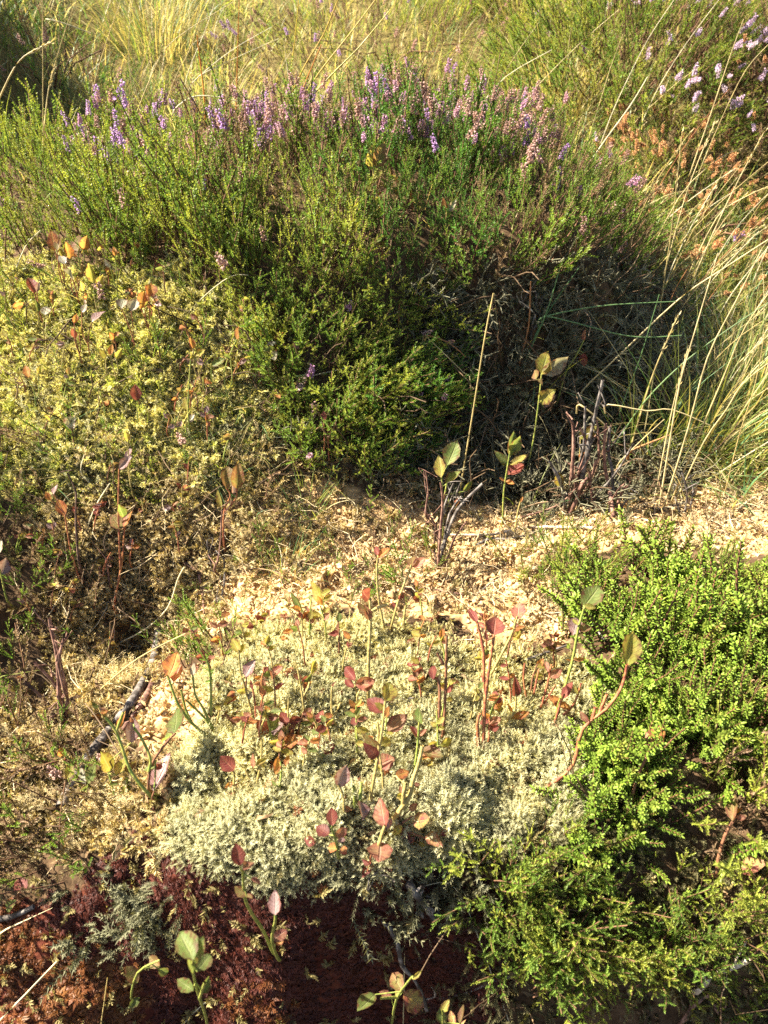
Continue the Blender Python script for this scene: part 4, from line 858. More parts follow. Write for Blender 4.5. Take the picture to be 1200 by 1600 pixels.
exec_sprigs = [
 ('green-stemmed bilberry with one curled red-orange leaf at its tip, beside the grey root', 'green', [[(326, 1152), (300, 1130), (278, 1100), (262, 1056)], [(300, 1130), (290, 1108), (283, 1078)]], [(264, 1060, 281, 1020, 'O', 1.3), (272, 1066, 283, 1036, 'R', .9)], .0016),
 ('dark green bilberry with a small pale pink leaf, beside the red-orange leaf', 'green', [[(334, 1140), (318, 1108), (305, 1085), (301, 1052)], [(331, 1138), (318, 1120), (291, 1094)], [(330, 1117), (329, 1060), (323, 1030)]], [(301, 1056, 306, 1036, 'W', 1.3), (304, 1054, 312, 1044, 'R')], .0014),
 ('bilberry with two yellow-green tip leaves and one large pinkish-grey leaf', 'olive', [[(396, 1135), (391, 1105), (384, 1078), (376, 1050), (373, 1016)]], [(374, 1020, 363, 998, 'Y'), (375, 1020, 386, 1006, 'Y'), (383, 1057, 398, 1030, 'P', 1.2), (386, 1080, 368, 1078, 'Y'), (388, 1092, 394, 1080, 'W')], .0013),
 ('short red bilberry shoot with a narrow pink upright leaf', 'red', [[(407, 1125), (409, 1098), (411, 1085)], [(400, 1128), (398, 1095), (394, 1072)]], [(411, 1090, 409, 1060, 'R', .7), (395, 1078, 393, 1062, 'C', .6)], .0012),
 ('cluster of cut red bilberry stubs at the left of the woolly moss', 'brown', [[(376, 1150), (365, 1130), (352, 1116)], [(380, 1155), (370, 1138), (360, 1120)]], [(368, 1152, 362, 1140, 'G', 1.2)], .0016),
 ('upright bilberry with red tip and narrow green leaf on the pale moss', 'olive', [[(476, 1112), (472, 1085), (465, 1045)], [(474, 1092), (482, 1072), (487, 1052)]], [(475, 1065, 489, 1053, 'G', .9), (487, 1054, 492, 1030, 'Y', .7), (482, 1080, 488, 1073, 'W')], .0012),
 ('forked leafless red bilberry stalk in the middle of the pale moss', 'olive', [[(524, 1132), (518, 1110), (519, 1070)], [(520, 1120), (526, 1112), (532, 1098)]], [(519, 1074, 524, 1064, 'R', .6)], .0012),
 ('bilberry with dark crimson leaves left and right of a red stem', 'olive', [[(449, 1152), (450, 1125), (451, 1092)]], [(450, 1132, 437, 1116, 'C', 1.3), (452, 1130, 471, 1120, 'C', 1.1), (451, 1140, 462, 1130, 'R')], .0011),
 ('bilberry with a broad red leaf to the left, right of the crimson pair', 'olive', [[(497, 1154), (496, 1135), (490, 1118)]], [(495, 1132, 472, 1116, 'R', 1.2), (497, 1130, 504, 1108, 'C', 1.), (494, 1142, 480, 1136, 'C', .8)], .0011),
 ('bilberry with a crimson-and-green leaf close to the moss', 'green', [[(425, 1158), (420, 1130), (415, 1110)]], [(420, 1145, 400, 1124, 'C', 1.3), (425, 1142, 432, 1116, 'G', 1.2), (428, 1150, 441, 1122, 'P', 1.)], .0012),
 ('bilberry with orange horizontal leaves folded over each other', 'green', [[(437, 1178), (439, 1166)]], [(438, 1166, 477, 1152, 'O', .8), (440, 1163, 463, 1136, 'R', .7), (438, 1160, 415, 1157, 'Y', .6)], .0011),
 ('single small crimson leaf lying on the moss left of the leafy cluster', 'green', [[(506, 1182), (501, 1172)]], [(498, 1172, 523, 1164, 'C', 1.2)], .0008),
 ('bilberry with dark pink bud leaf and a crooked orange stem', 'olive', [[(402, 1222), (408, 1190), (409, 1155)], [(404, 1205), (398, 1198)]], [(396, 1200, 397, 1176, 'R', .8), (400, 1195, 420, 1185, 'Y', .5)], .0012),
 ('bilberry with one round crimson leaf on a bent stem', 'olive', [[(395, 1222), (380, 1200), (368, 1190)], [(365, 1228), (366, 1205)]], [(366, 1204, 345, 1182, 'C', 1.5), (365, 1222, 352, 1232, 'O', .7)], .0011),
 ('green bilberry with two small orange folded leaves', 'green', [[(437, 1228), (440, 1205), (438, 1190)]], [(430, 1210, 436, 1180, 'O', .7), (446, 1198, 451, 1178, 'O', .7), (432, 1228, 425, 1218, 'G', 1.1)], .0012),
 ('tall straight yellow-green bilberry stalk in the middle with dark red top leaves', 'olive', [[(575, 1108), (576, 1030), (579, 970), (578, 933)], [(579, 955), (594, 948), (608, 944)]], [(576, 936, 552, 914, 'C', 1.), (576, 962, 561, 938, 'B', 1.), (577, 968, 570, 945, 'R', .8)], .0019),
 ('slender upright stalk with an orange-tipped flag of a leaf, just behind the tallest one', 'olive', [[(601, 982), (593, 945), (589, 900), (590, 872)]], [(590, 873, 608, 854, 'O', .9), (590, 868, 588, 853, 'C', .9)], .0015),
 ('leaning bilberry stalk with an olive and a pink leaf on top', 'olive', [[(612, 977), (625, 930), (637, 900), (643, 882)], [(630, 980), (634, 945)]], [(643, 886, 646, 862, 'B', 1.2), (644, 886, 664, 872, 'R', .9), (632, 926, 620, 936, 'C'), (617, 950, 613, 940, 'C', .9)], .0013),
 ('red-stemmed bilberry with a round crimson leaf, tallest on the right of the pale moss', 'red', [[(755, 1168), (757, 1110), (762, 1060), (772, 993)], [(755, 1065), (755, 1015), (744, 968)], [(748, 1165), (746, 1130), (750, 1115)]], [(745, 972, 732, 949, 'C', .8), (771, 993, 776, 960, 'C', 1.6), (762, 1000, 758, 985, 'C', .6)], .0018),
 ('long leaning orange bilberry stem with an upright pink-red leaf', 'olive', [[(766, 1055), (785, 1020), (800, 990), (808, 963)]], [(808, 968, 812, 938, 'R', 1.2), (805, 983, 822, 980, 'O', .6), (803, 983, 796, 980, 'O', .6)], .0015),
 ('pair of bare brown bilberry stalks left of the round crimson leaf', 'brown', [[(692, 1148), (696, 1080), (698, 993)], [(693, 1038), (683, 1020)], [(685, 1142), (687, 1080), (683, 1058)]], [(677, 1062, 675, 1034, 'C', .7), (688, 1066, 690, 1050, 'W', .6)], .0017),
 ('bilberry with a tight rosette of pinkish-red leaves beside the tallest stalk', 'olive', [[(556, 1118), (558, 1090), (555, 1072)], [(558, 1088), (565, 1072)]], [(555, 1063, 539, 1041, 'C', 1.), (556, 1070, 587, 1060, 'R', 1.3), (553, 1074, 539, 1062, 'C', .9), (566, 1068, 588, 1070, 'R', 1.)], .0010),
 ('leafy bilberry with yellow-green top leaf and dark red side leaves', 'olive', [[(579, 1247), (590, 1185), (597, 1140), (602, 1095)], [(592, 1170), (591, 1130)]], [(602, 1095, 612, 1064, 'Y', 1.5), (600, 1112, 573, 1093, 'C', 1.3), (602, 1110, 586, 1098, 'Y', 1.), (606, 1142, 637, 1118, 'R', 1.1), (592, 1172, 569, 1148, 'B', 1.2), (590, 1182, 568, 1163, 'C', 1.), (597, 1165, 614, 1150, 'Y', 1.2), (603, 1120, 610, 1100, 'O', .7)], .0014),
 ('upright bilberry with a broad rounded pink leaf facing the viewer', 'olive', [[(600, 1248), (597, 1205), (592, 1172)]], [(592, 1196, 617, 1184, 'R', 2.), (595, 1205, 585, 1188, 'Y', .9)], .0012),
 ('bilberry with one round bright green leaf at its tip', 'green', [[(647, 1205), (652, 1170), (655, 1128)]], [(655, 1130, 657, 1105, 'G', 2.), (652, 1152, 638, 1135, 'C', 1.2), (654, 1150, 668, 1138, 'R', .6)], .0013),
 ('bilberry with olive drooping leaves and a yellow folded leaf', 'green', [[(648, 1200), (655, 1182), (662, 1172)]], [(657, 1172, 692, 1186, 'B', 1.1), (650, 1186, 679, 1183, 'O', .8), (688, 1165, 710, 1154, 'Y', .9), (672, 1192, 689, 1204, 'Y', .9), (665, 1172, 684, 1160, 'Y', .8)], .0012),
 ('thick orange crooked bilberry stem at the front of the moss with small pink buds', 'olive', [[(617, 1277), (640, 1243), (645, 1220), (655, 1190), (660, 1165)], [(630, 1262), (631, 1240), (634, 1225)]], [(646, 1226, 657, 1226, 'R', 1.3), (618, 1212, 639, 1206, 'O', 1.2), (620, 1246, 632, 1240, 'Y', .9), (628, 1240, 626, 1226, 'R', .9)], .0022),
 ('large pink-red veined leaf standing on a yellow stalk at the edge of the moss', 'olive', [[(592, 1322), (596, 1306), (602, 1290)]], [(602, 1292, 592, 1246, 'R', 1.15), (604, 1296, 611, 1278, 'P', .5)], .0019),
 ('heart-shaped red veined leaf hanging point down over the dark edge', 'olive', [[(592, 1324), (595, 1314)]], [(595, 1316, 593, 1356, 'R', 1.5)], .0012),
 ('small bright red folded leaves just below the edge of the moss', 'red', [[(578, 1350), (580, 1335)]], [(576, 1352, 565, 1372, 'C', .9), (578, 1350, 565, 1344, 'C', 1.), (574, 1362, 585, 1352, 'R', .9)], .0010),
 ('bilberry with a tattered pinkish-grey leaf at its top, left of the big veined leaf', 'olive', [[(538, 1267), (535, 1240), (528, 1226)]], [(529, 1230, 541, 1193, 'P', 1.1), (536, 1262, 551, 1266, 'R', .9), (538, 1248, 541, 1240, 'R', .6)], .0014),
 ('green cut bilberry stubs with a pink-and-green leaf hanging from them', 'green', [[(562, 1258), (565, 1222)], [(555, 1260), (553, 1228)]], [(563, 1252, 569, 1279, 'P', 1.5)], .0018),
 ('small bilberry with six round orange and crimson leaves on the moss', 'green', [[(529, 1340), (524, 1312), (518, 1293)]], [(519, 1290, 517, 1262, 'C', 1.2), (514, 1304, 493, 1290, 'C', 1.4), (524, 1306, 542, 1293, 'R', 1.4), (526, 1327, 509, 1325, 'O', 1.4), (530, 1332, 545, 1325, 'R', 1.2), (528, 1316, 540, 1308, 'P', 1.)], .0011),
 ('lone curled crimson leaf on the moss, leftmost of the orange-leaved bilberry', 'red', [[(492, 1316), (490, 1312)]], [(493, 1316, 474, 1312, 'C', 1.4)], .0007),
 ('low bilberry with yellow-and-crimson speckled leaves over the dark overhang', 'brown', [[(620, 1284), (640, 1300), (665, 1310)], [(628, 1286), (645, 1275)]], [(645, 1284, 677, 1280, 'S', 1.2), (640, 1266, 652, 1254, 'R', 1.2), (628, 1290, 618, 1306, 'Y', 1.6), (640, 1312, 626, 1296, 'C', 1.2), (668, 1304, 690, 1322, 'S', 1.1), (688, 1304, 702, 1296, 'C', 1.2), (648, 1308, 636, 1318, 'R', 1.1), (655, 1315, 664, 1323, 'Y', .9)], .0010),
 ('tall green bilberry in front of the crowberry with an olive pointed top leaf', 'green', [[(872, 1108), (885, 1065), (895, 1030), (903, 985), (912, 952)]], [(911, 950, 938, 916, 'G', 1.2), (912, 946, 932, 950, 'Y', .8), (903, 982, 926, 982, 'B', 1.), (903, 977, 894, 968, 'Y', .9), (896, 992, 905, 953, 'P', .9), (895, 1029, 917, 1027, 'O', .5), (893, 1032, 883, 1030, 'O', .5)], .0016),
 ('red-barked bilberry climbing through the crowberry to one yellow-green leaf', 'red', [[(858, 1227), (895, 1196), (910, 1140), (945, 1110), (965, 1085), (975, 1062), (980, 1038)], [(935, 1118), (948, 1085)], [(925, 1125), (930, 1105)]], [(980, 1040, 987, 988, 'Y', .95), (920, 1128, 905, 1112, 'R', .8)], .0018),
 ('thin bilberry with a bright pink leaf right of the middle', 'red', [[(844, 1108), (855, 1070), (862, 1038)], [(850, 1100), (868, 1070)], [(822, 1088), (818, 1060), (820, 1036)], [(834, 1085), (842, 1045)]], [(860, 1058, 879, 1044, 'R', 1.1), (856, 1050, 851, 1035, 'R', .7)], .0012),
 ('red bilberry with a red tongue-like leaf at the foot of the tall green one', 'red', [[(867, 1128), (875, 1100), (882, 1085)], [(880, 1118), (898, 1098), (908, 1068)]], [(878, 1092, 898, 1066, 'C', .8), (902, 1085, 898, 1072, 'Y', .7)], .0014),
 ('bilberry with brown lance leaves and an upright red bud', 'olive', [[(795, 1125), (805, 1108), (806, 1085)]], [(800, 1122, 829, 1112, 'O', .6), (805, 1088, 806, 1058, 'C', .7), (800, 1112, 792, 1100, 'O', .6)], .0012),
 ('bilberry with one jagged orange-red leaf high above the crowberry', 'brown', [[(983, 1268), (990, 1235), (1000, 1205), (1020, 1162)]], [(1016, 1166, 1040, 1132, 'O', 1.2), (1018, 1166, 1010, 1144, 'S', .9)], .0016),
 ('stout bilberry twig with a folded brown-green leaf at the lower right', 'brown', [[(1120, 1368), (1122, 1345), (1133, 1305), (1148, 1280)]], [(1145, 1283, 1146, 1238, 'B', .7), (1150, 1277, 1167, 1278, 'R', 1.), (1150, 1272, 1160, 1255, 'O', .6)], .0019),
 ('bilberry holding one broad green leaf and one pink-yellow speckled leaf', 'olive', [[(1140, 1388), (1148, 1372), (1157, 1360)]], [(1157, 1360, 1127, 1344, 'G', 1.5), (1158, 1358, 1193, 1344, 'S', 1.5)], .0013),
 ('leafless green bilberry with blunt tips in front of the grey root', 'green', [[(237, 1245), (205, 1206), (190, 1165), (180, 1140), (164, 1120)], [(182, 1141), (193, 1113)], [(232, 1205), (235, 1185), (222, 1155), (210, 1138)]], [(208, 1130, 203, 1120, 'R', .9), (186, 1138, 194, 1112, 'O', .5)], .0016),
 ('bilberry with a clean green oval leaf pointing up at the left edge of the moss', 'brown', [[(232, 1235), (237, 1195), (258, 1163), (274, 1146)]], [(273, 1146, 280, 1103, 'G', 1.2), (271, 1148, 245, 1158, 'G', 1.)], .0014),
 ('big pinkish-grey leathery leaf lying against the left edge of the woolly moss', 'brown', [[(238, 1248), (241, 1236)]], [(241, 1236, 269, 1180, 'P', .95)], .0011),
 ('bilberry cluster of yellow-green leaves at the lower left beside the root', 'green', [[(182, 1250), (172, 1215), (165, 1195)], [(190, 1252), (200, 1215)]], [(172, 1205, 160, 1175, 'Y', 1.2), (180, 1210, 200, 1185, 'Y', 1.2), (185, 1225, 168, 1228, 'G', .8), (200, 1240, 198, 1212, 'G', 1.4), (195, 1205, 212, 1190, 'B', 1.), (205, 1160, 210, 1120, 'P', 1.)], .0012),
 ('bilberry with pale green upright leaves left of the root end', 'green', [[(136, 1245), (138, 1222)], [(110, 1225), (106, 1215)]], [(138, 1224, 153, 1192, 'G', 1.2), (134, 1226, 128, 1200, 'W', .9), (106, 1217, 112, 1193, 'Y', 1.), (125, 1235, 140, 1228, 'G', .8)], .0010),
 ('red-stemmed bilberry with a flame-orange leaf at the left', 'red', [[(125, 905), (112, 865), (107, 840), (101, 802)]], [(101, 806, 91, 781, 'O', 1.1), (80, 782, 72, 768, 'O', 1.), (84, 772, 92, 757, 'P', 1.1)], .0013),
 ('bilberry with an olive-brown leaf and a golden leaf on a red stem, left of centre', 'red', [[(178, 950), (190, 882), (194, 832), (195, 820)], [(188, 890), (185, 800), (186, 732)]], [(191, 827, 173, 806, 'B', 1.2), (193, 823, 209, 799, 'O', 1.), (187, 733, 208, 711, 'P', .8), (193, 808, 182, 785, 'G', .8)], .0014),
 ('bilberry with a round greyish-purple leaf at the left edge', 'green', [[(12, 940), (2, 900), (0, 890)]], [(3, 898, 8, 872, 'P', 1.4), (-4, 866, 4, 844, 'W', 1.2)], .0012),
 ('bilberry with two tall brownish-yellow leaves like a pair of ears', 'red', [[(350, 852), (350, 800), (360, 775), (353, 762)], [(352, 798), (368, 780), (370, 762)]], [(355, 764, 352, 728, 'B', 1.), (370, 763, 373, 720, 'B', .7), (364, 772, 362, 752, 'P', 1.1), (347, 795, 341, 765, 'Y', .5)], .0013),
 ('small fresh yellow-green bilberry seedling behind the woolly moss', 'green', [[(508, 968), (506, 945)]], [(506, 946, 488, 908, 'Y', .7), (502, 930, 518, 922, 'Y', 1.), (506, 938, 520, 928, 'Y', .9), (503, 945, 494, 930, 'O', .7)], .0011),
 ('tiny pale-leaved sprout left of the yellow-green seedling', 'green', [[(478, 968), (470, 950), (465, 940)]], [(472, 952, 455, 925, 'G', .5), (474, 955, 458, 945, 'W', .7)], .0009),
 ('bilberry with a pink-edged green leaf growing out of the dead twig bunch', 'green', [[(692, 835), (692, 790), (690, 745)], [(692, 790), (698, 755)]], [(690, 746, 687, 708, 'Y', .7), (699, 727, 716, 691, 'G', 1.2), (697, 756, 722, 736, 'G', .9), (724, 768, 738, 750, 'G', .7), (712, 792, 721, 778, 'O', .9), (703, 785, 699, 775, 'G', .9)], .0013),
 ('upright bilberry with fresh green leaves and one brown one, in front of the dark hollow', 'green', [[(785, 818), (787, 770), (792, 735), (797, 705)]], [(797, 712, 800, 673, 'G', .8), (798, 710, 813, 683, 'G', 1.), (792, 727, 774, 704, 'G', .8), (797, 726, 823, 711, 'Y', .6), (794, 742, 819, 722, 'C', 1.1), (790, 752, 804, 755, 'O', .8), (788, 752, 780, 746, 'O', .6)], .0013),
 ('short olive bilberry stub right of the green-leaved one', 'olive', [[(805, 828), (809, 800), (814, 781)]], [(813, 785, 817, 776, 'O', .6)], .0012),
 ('little green bilberry shoot left of the dead twig bunch', 'green', [[(674, 868), (669, 850), (662, 835)]], [(669, 852, 659, 832, 'G', .8), (671, 858, 680, 848, 'Y', .8)], .0011),
 ('bilberry with yellow spotted leaves catching light inside the dark hollow', 'green', [[(820, 745), (833, 690), (842, 625), (846, 585)]], [(846, 584, 858, 547, 'Y', 1.2), (850, 584, 888, 553, 'W', 1.), (840, 592, 848, 602, 'B', 1.), (838, 592, 836, 574, 'B', 1.3), (842, 627, 867, 610, 'Y', 1.2), (850, 636, 862, 625, 'P', .9)], .0013),
 ('bare green bilberry stem with a pink bud in the dark hollow', 'green', [[(872, 625), (884, 582), (900, 556), (913, 530)]], [(912, 533, 914, 514, 'R', .6), (912, 552, 915, 572, 'C', 1.3)], .0014),
 ('jagged yellow-green leaf among the grey dead twigs', 'olive', [[(905, 790), (905, 735), (907, 685)]], [(905, 684, 937, 664, 'Y', .8), (905, 715, 920, 705, 'O', .9), (875, 760, 872, 735, 'Y', .9)], .0011),
 ('dark bilberry with two small bright red leaves at the foot of the mound face', 'red', [[(505, 722), (507, 690), (506, 658)], [(514, 720), (512, 672)]], [(507, 660, 504, 642, 'C', 1.2), (511, 672, 527, 662, 'R', 1.2), (500, 710, 497, 698, 'R', .7)], .0010),
 ('bilberry with a pale pink-and-yellow leaf in the shaded mound face', 'olive', [[(466, 645), (468, 622), (466, 610)]], [(466, 612, 482, 586, 'P', 1.1), (464, 612, 456, 592, 'Y', .8), (438, 622, 428, 606, 'O', .9)], .0011),
 ('bright lime-green bilberry shoot in the shade left of the mound face', 'green', [[(296, 672), (294, 625), (298, 560)]], [(293, 642, 290, 620, 'Y', .8), (295, 660, 304, 646, 'W', 1.1), (292, 655, 284, 648, 'Y', .8), (297, 562, 303, 548, 'Y', .7)], .0012),
 ('bilberry with one crimson-pink leaf standing over the pale yellow moss', 'green', [[(216, 665), (214, 625)]], [(214, 626, 211, 600, 'C', 1.2)], .0010),
 ('bilberry with a whitish leaf on the yellow moss at the left', 'green', [[(106, 690), (104, 672)]], [(104, 666, 120, 649, 'W', 1.3)], .0010),
 ('bilberry with a small bud-like yellow leaf on top of the mound crest', 'olive', [[(585, 345), (584, 300), (583, 258)], [(584, 300), (592, 270)]], [(583, 260, 575, 238, 'Y', 1.3), (588, 262, 602, 220, 'B', .9), (585, 278, 600, 268, 'Y', 1.2), (583, 300, 570, 288, 'Y', .9), (586, 315, 600, 305, 'Y', 1.), (580, 240, 585, 222, 'Y', .8)], .0013),
 ('orange bilberry stalks with pale leaves in the dark green heather', 'olive', [[(697, 385), (697, 345), (699, 318)], [(715, 375), (708, 350)]], [(699, 332, 714, 310, 'W', .7), (697, 330, 693, 308, 'O', .8), (710, 358, 722, 350, 'O', .7), (702, 352, 716, 340, 'G', .7)], .0012),
 ('dark-leaved bilberry arching out of the shade below the woolly moss', 'green', [[(428, 1490), (412, 1455), (392, 1425), (382, 1400), (380, 1365)]], [(375, 1352, 368, 1316, 'C', 1.1), (385, 1400, 366, 1385, 'B', 1.2), (380, 1360, 397, 1338, 'R', .8), (392, 1372, 408, 1380, 'R', .6), (383, 1398, 395, 1405, 'B', 1.)], .0014),
 ('bilberry with one grey-pink leaf and one red-rimmed leaf against the dark bog moss', 'green', [[(436, 1500), (425, 1470), (430, 1440), (430, 1428)]], [(430, 1430, 432, 1390, 'P', 1.), (426, 1468, 449, 1452, 'R', 1.2), (430, 1475, 444, 1470, 'O', 1.)], .0014),
 ('green bilberry with large serrated leaves standing at the bottom, against dark red moss', 'green', [[(330, 1640), (322, 1590), (308, 1548), (300, 1508)], [(312, 1560), (320, 1535)]], [(302, 1500, 280, 1452, 'G', 1.1), (306, 1495, 320, 1462, 'G', 1.2), (302, 1520, 290, 1492, 'G', 1.2), (308, 1518, 328, 1492, 'G', 1.3), (316, 1552, 328, 1526, 'G', 1.2), (302, 1548, 278, 1530, 'G', 1.1)], .0012),
 ('drooping yellow and pink bilberry leaves at the bottom middle', 'green', [[(612, 1600), (620, 1560), (645, 1525)], [(622, 1558), (595, 1560)]], [(628, 1548, 611, 1518, 'B', 1.2), (645, 1530, 659, 1516, 'Y', .6), (630, 1550, 662, 1571, 'S', 1.2), (612, 1558, 592, 1550, 'R', 1.), (586, 1554, 558, 1584, 'G', 1.1), (618, 1556, 626, 1542, 'Y', .8)], .0013),
 ('small bilberry with green and red leaves at the bottom edge, beside the drooping one', 'green', [[(692, 1630), (692, 1580)], [(715, 1630), (720, 1590)]], [(690, 1582, 702, 1562, 'Y', .9), (692, 1600, 688, 1575, 'G', 1.1), (710, 1602, 703, 1578, 'S', 1.), (718, 1600, 727, 1570, 'B', .7), (715, 1610, 730, 1596, 'S', .9)], .0012),
 ('dull red leaf in the shade at the lower left edge', 'brown', [[(30, 1405), (28, 1392)]], [(40, 1392, 24, 1372, 'C', 1.4), (10, 1420, 25, 1408, 'G', 1.2)], .0010),
 ('shaded green bilberry leaves low at the left, above the orange moss', 'green', [[(205, 1560), (215, 1520), (250, 1500)]], [(250, 1510, 235, 1495, 'B', 1.3), (215, 1535, 195, 1510, 'B', 1.2), (218, 1560, 200, 1575, 'G', 1.2), (262, 1520, 246, 1512, 'G', 1.3)], .0011),
]
for s in exec_sprigs: sprig(*s[:4], r=s[4])
# bilberries crowded in the yellow moss at the upper left: (leaf base, leaf tip, colour) gathered two or three to a stem
crowd = [
 ('bilberry with two flame-orange leaves at the edge of the left heather', [(86, 392, 80, 360, 'O', 1.), (90, 392, 94, 372, 'B', 1.1), (98, 402, 92, 388, 'Y', .8)]),
 ('bilberry with orange and olive serrated leaves side by side', [(110, 404, 101, 378, 'O', 1.2), (122, 392, 121, 360, 'B', 1.2), (130, 390, 136, 366, 'O', 1.)]),
 ('bilberry with two whitish shiny leaves one above the other', [(102, 412, 92, 398, 'W', 1.3), (110, 432, 114, 410, 'W', 1.3), (120, 430, 132, 428, 'B', 1.)]),
 ('bilberry with fresh lime leaves in the yellow moss', [(146, 440, 139, 410, 'Y', .8), (152, 452, 160, 431, 'Y', .8), (130, 455, 124, 438, 'Y', .8)]),
 ('bilberry with a dark purple leaf at the left', [(54, 458, 45, 430, 'C', 1.), (58, 454, 62, 440, 'P', .8)]),
 ('bilberry with a small white leaf below the purple-leaved one', [(70, 492, 73, 477, 'W', 1.5), (60, 488, 55, 470, 'G', .8)]),
 ('bilberry with a pale lilac leaf lying on the yellow moss', [(144, 503, 164, 484, 'P', 1.1), (128, 488, 136, 476, 'W', 1.3)]),
 ('bilberry with pale green twin leaves, left of the golden one', [(190, 482, 194, 460, 'W', 1.2), (205, 486, 214, 464, 'W', 1.2)]),
 ('bilberry with golden-orange leaves beside the dry moss hump', [(220, 482, 224, 455, 'O', 1.2), (232, 464, 236, 438, 'O', 1.1), (226, 478, 234, 470, 'Y', 1.)]),
 ('bilberry with one orange leaf lying flat at the left edge', [(20, 480, 37, 474, 'O', 1.4), (8, 462, 0, 455, 'P', 1.2)]),
 ('bilberry with dark red and yellow leaves in the middle of the yellow moss', [(118, 528, 112, 512, 'C', 1.), (124, 522, 128, 508, 'Y', 1.), (116, 505, 120, 490, 'O', 1.)]),
 ('bilberry with a white tattered leaf under the heather', [(172, 418, 164, 404, 'W', 1.4), (180, 400, 178, 385, 'O', .9)]),
 ('bilberry with an olive leaf at the top of the yellow moss', [(165, 388, 155, 366, 'B', 1.2), (150, 392, 160, 382, 'Y', .7)]),
 ('bilberry with golden leaves in the middle heather', [(425, 530, 428, 496, 'Y', .8), (430, 530, 442, 520, 'O', .9), (408, 500, 396, 494, 'Y', .9)]),
 ('bilberry with a whitish curled leaf in the shaded heather', [(415, 548, 432, 532, 'W', .8), (462, 545, 468, 530, 'P', 1.2)]),
 ('bilberry with rusty leaves in the dark gap of the mound face', [(370, 530, 375, 508, 'O', 1.), (360, 560, 345, 555, 'G', 1.1), (330, 570, 352, 560, 'G', 1.), (318, 590, 330, 600, 'O', 1.)]),
 ('bilberry with a greyish shrivelled leaf left of the dark gap', [(310, 560, 316, 572, 'P', 1.3), (302, 545, 296, 528, 'O', 1.), (308, 555, 322, 546, 'Y', 1.1)]),
 ('bilberry with small green and white leaves beside the lichen', [(412, 548, 425, 540, 'G', 1.1), (422, 560, 440, 545, 'W', .9)]),
 ('bilberry with orange buds at the left edge of the yellow moss', [(45, 590, 38, 570, 'O', .9), (60, 585, 66, 568, 'Y', .9)]),
 ('bilberry with yellow leaves low on the yellow moss', [(172, 555, 176, 538, 'O', 1.), (165, 560, 155, 545, 'Y', 1.), (182, 560, 190, 545, 'Y', .9)]),
 ('bilberry with a pink folded leaf above the shaded lichen', [(196, 716, 206, 700, 'P', .9), (200, 690, 195, 672, 'Y', .8)]),
]
for lab, lv in crowd:
    cu = sum(l[0] for l in lv) / len(lv); bv = max(l[1] for l in lv) + random.randint(38, 62); sx = random.uniform(4, 16); base = (cu + sx, bv)
    st = [[base, (cu + sx * .4, (bv + lv[0][1]) / 2), (lv[0][0], lv[0][1])]]
    for l in lv[1:]: st.append([(cu + sx * .6, bv - 14), (l[0] + sx * .2, (bv + l[1]) / 2), (l[0], l[1])])
    sprig(lab, random.choice(['olive', 'red', 'green']), st, lv, r=.0010)

# slight sprigs with nothing to tell them apart
LN = {'G': 'green', 'Y': 'yellow-green', 'O': 'orange', 'R': 'pinkish-red', 'C': 'crimson', 'P': 'greyish-pink', 'B': 'olive-brown', 'S': 'speckled', 'W': 'whitish'}
def small_sprig(label, group, poly, n, cols, yr, xr):
    P, Nn = sample(n, [poly], xr=xr, yr=yr)
    for p in P:
        u, v = proj(p[None]); u, v = float(u[0]), float(v[0]); sc = .75 / math.hypot(p[1], CAMZ - p[2]); h = random.uniform(28, 62) * sc; lean = random.uniform(-16, 16)
        top = (u + lean, v - h); st = [[(u, v), (u + lean * .3, v - h * .5), top]]; lv = []
        for q in range(random.choice((2, 3, 4, 5, 6, 6))):
            f = random.uniform(.45, 1); a = random.uniform(-.3, 3.44); L = random.uniform(11, 20) * sc; x, y = u + lean * f, v - h * f
            lv.append((x, y, x + math.cos(a) * L, y - math.sin(a) * L * .8, random.choice(cols), random.uniform(.8, 1.3)))
        stem = random.choice(['olive', 'red', 'red', 'green', 'brown']); cn = []
        for l in lv:
            n_ = LN[l[4]]
            if n_ not in cn: cn.append(n_)
        cn = cn[:3]; ct = cn[0] if len(cn) == 1 else ', '.join(cn[:-1]) + ' and ' + cn[-1]
        hs = 'low' if h < 38 * sc else ('mid-height' if h < 50 * sc else 'tall'); ln_ = 'leaning left' if lean < -5 else ('leaning right' if lean > 5 else 'upright')
        sprig('%s %s-leaved %s-stemmed bilberry, %s, %s %s' % (hs, ['two', 'three', 'four', 'five', 'six'][len(lv) - 2], stem, ct, ln_, label), stem, st, lv, .0010, group)
small_sprig('on the woolly moss', 'small bilberry sprigs on the woolly moss', [(340, 1000), (640, 980), (860, 1040), (880, 1150), (700, 1200), (420, 1230), (300, 1240)], 56, 'CRROOYYG', (.15, .7), (-.35, .35))
small_sprig('in the yellow moss', 'small bilberry sprigs in the yellow moss', [(0, 400), (380, 430), (440, 620), (300, 700), (0, 700)], 44, 'YYGOPBGR', (.5, 1.2), (-.8, .1))
small_sprig('in the brown gully', 'small bilberry sprigs in the gully', [(0, 800), (380, 760), (330, 930), (240, 1040), (260, 1280), (60, 1320), (0, 1200)], 26, 'YGOBRCP', (.2, 1.0), (-.6, .1))
small_sprig('in the heather', 'small bilberry sprigs in the heather', [(200, 350), (680, 300), (680, 640), (480, 700), (420, 560)], 20, 'YYOGB', (.6, 1.4), (-.5, .3))
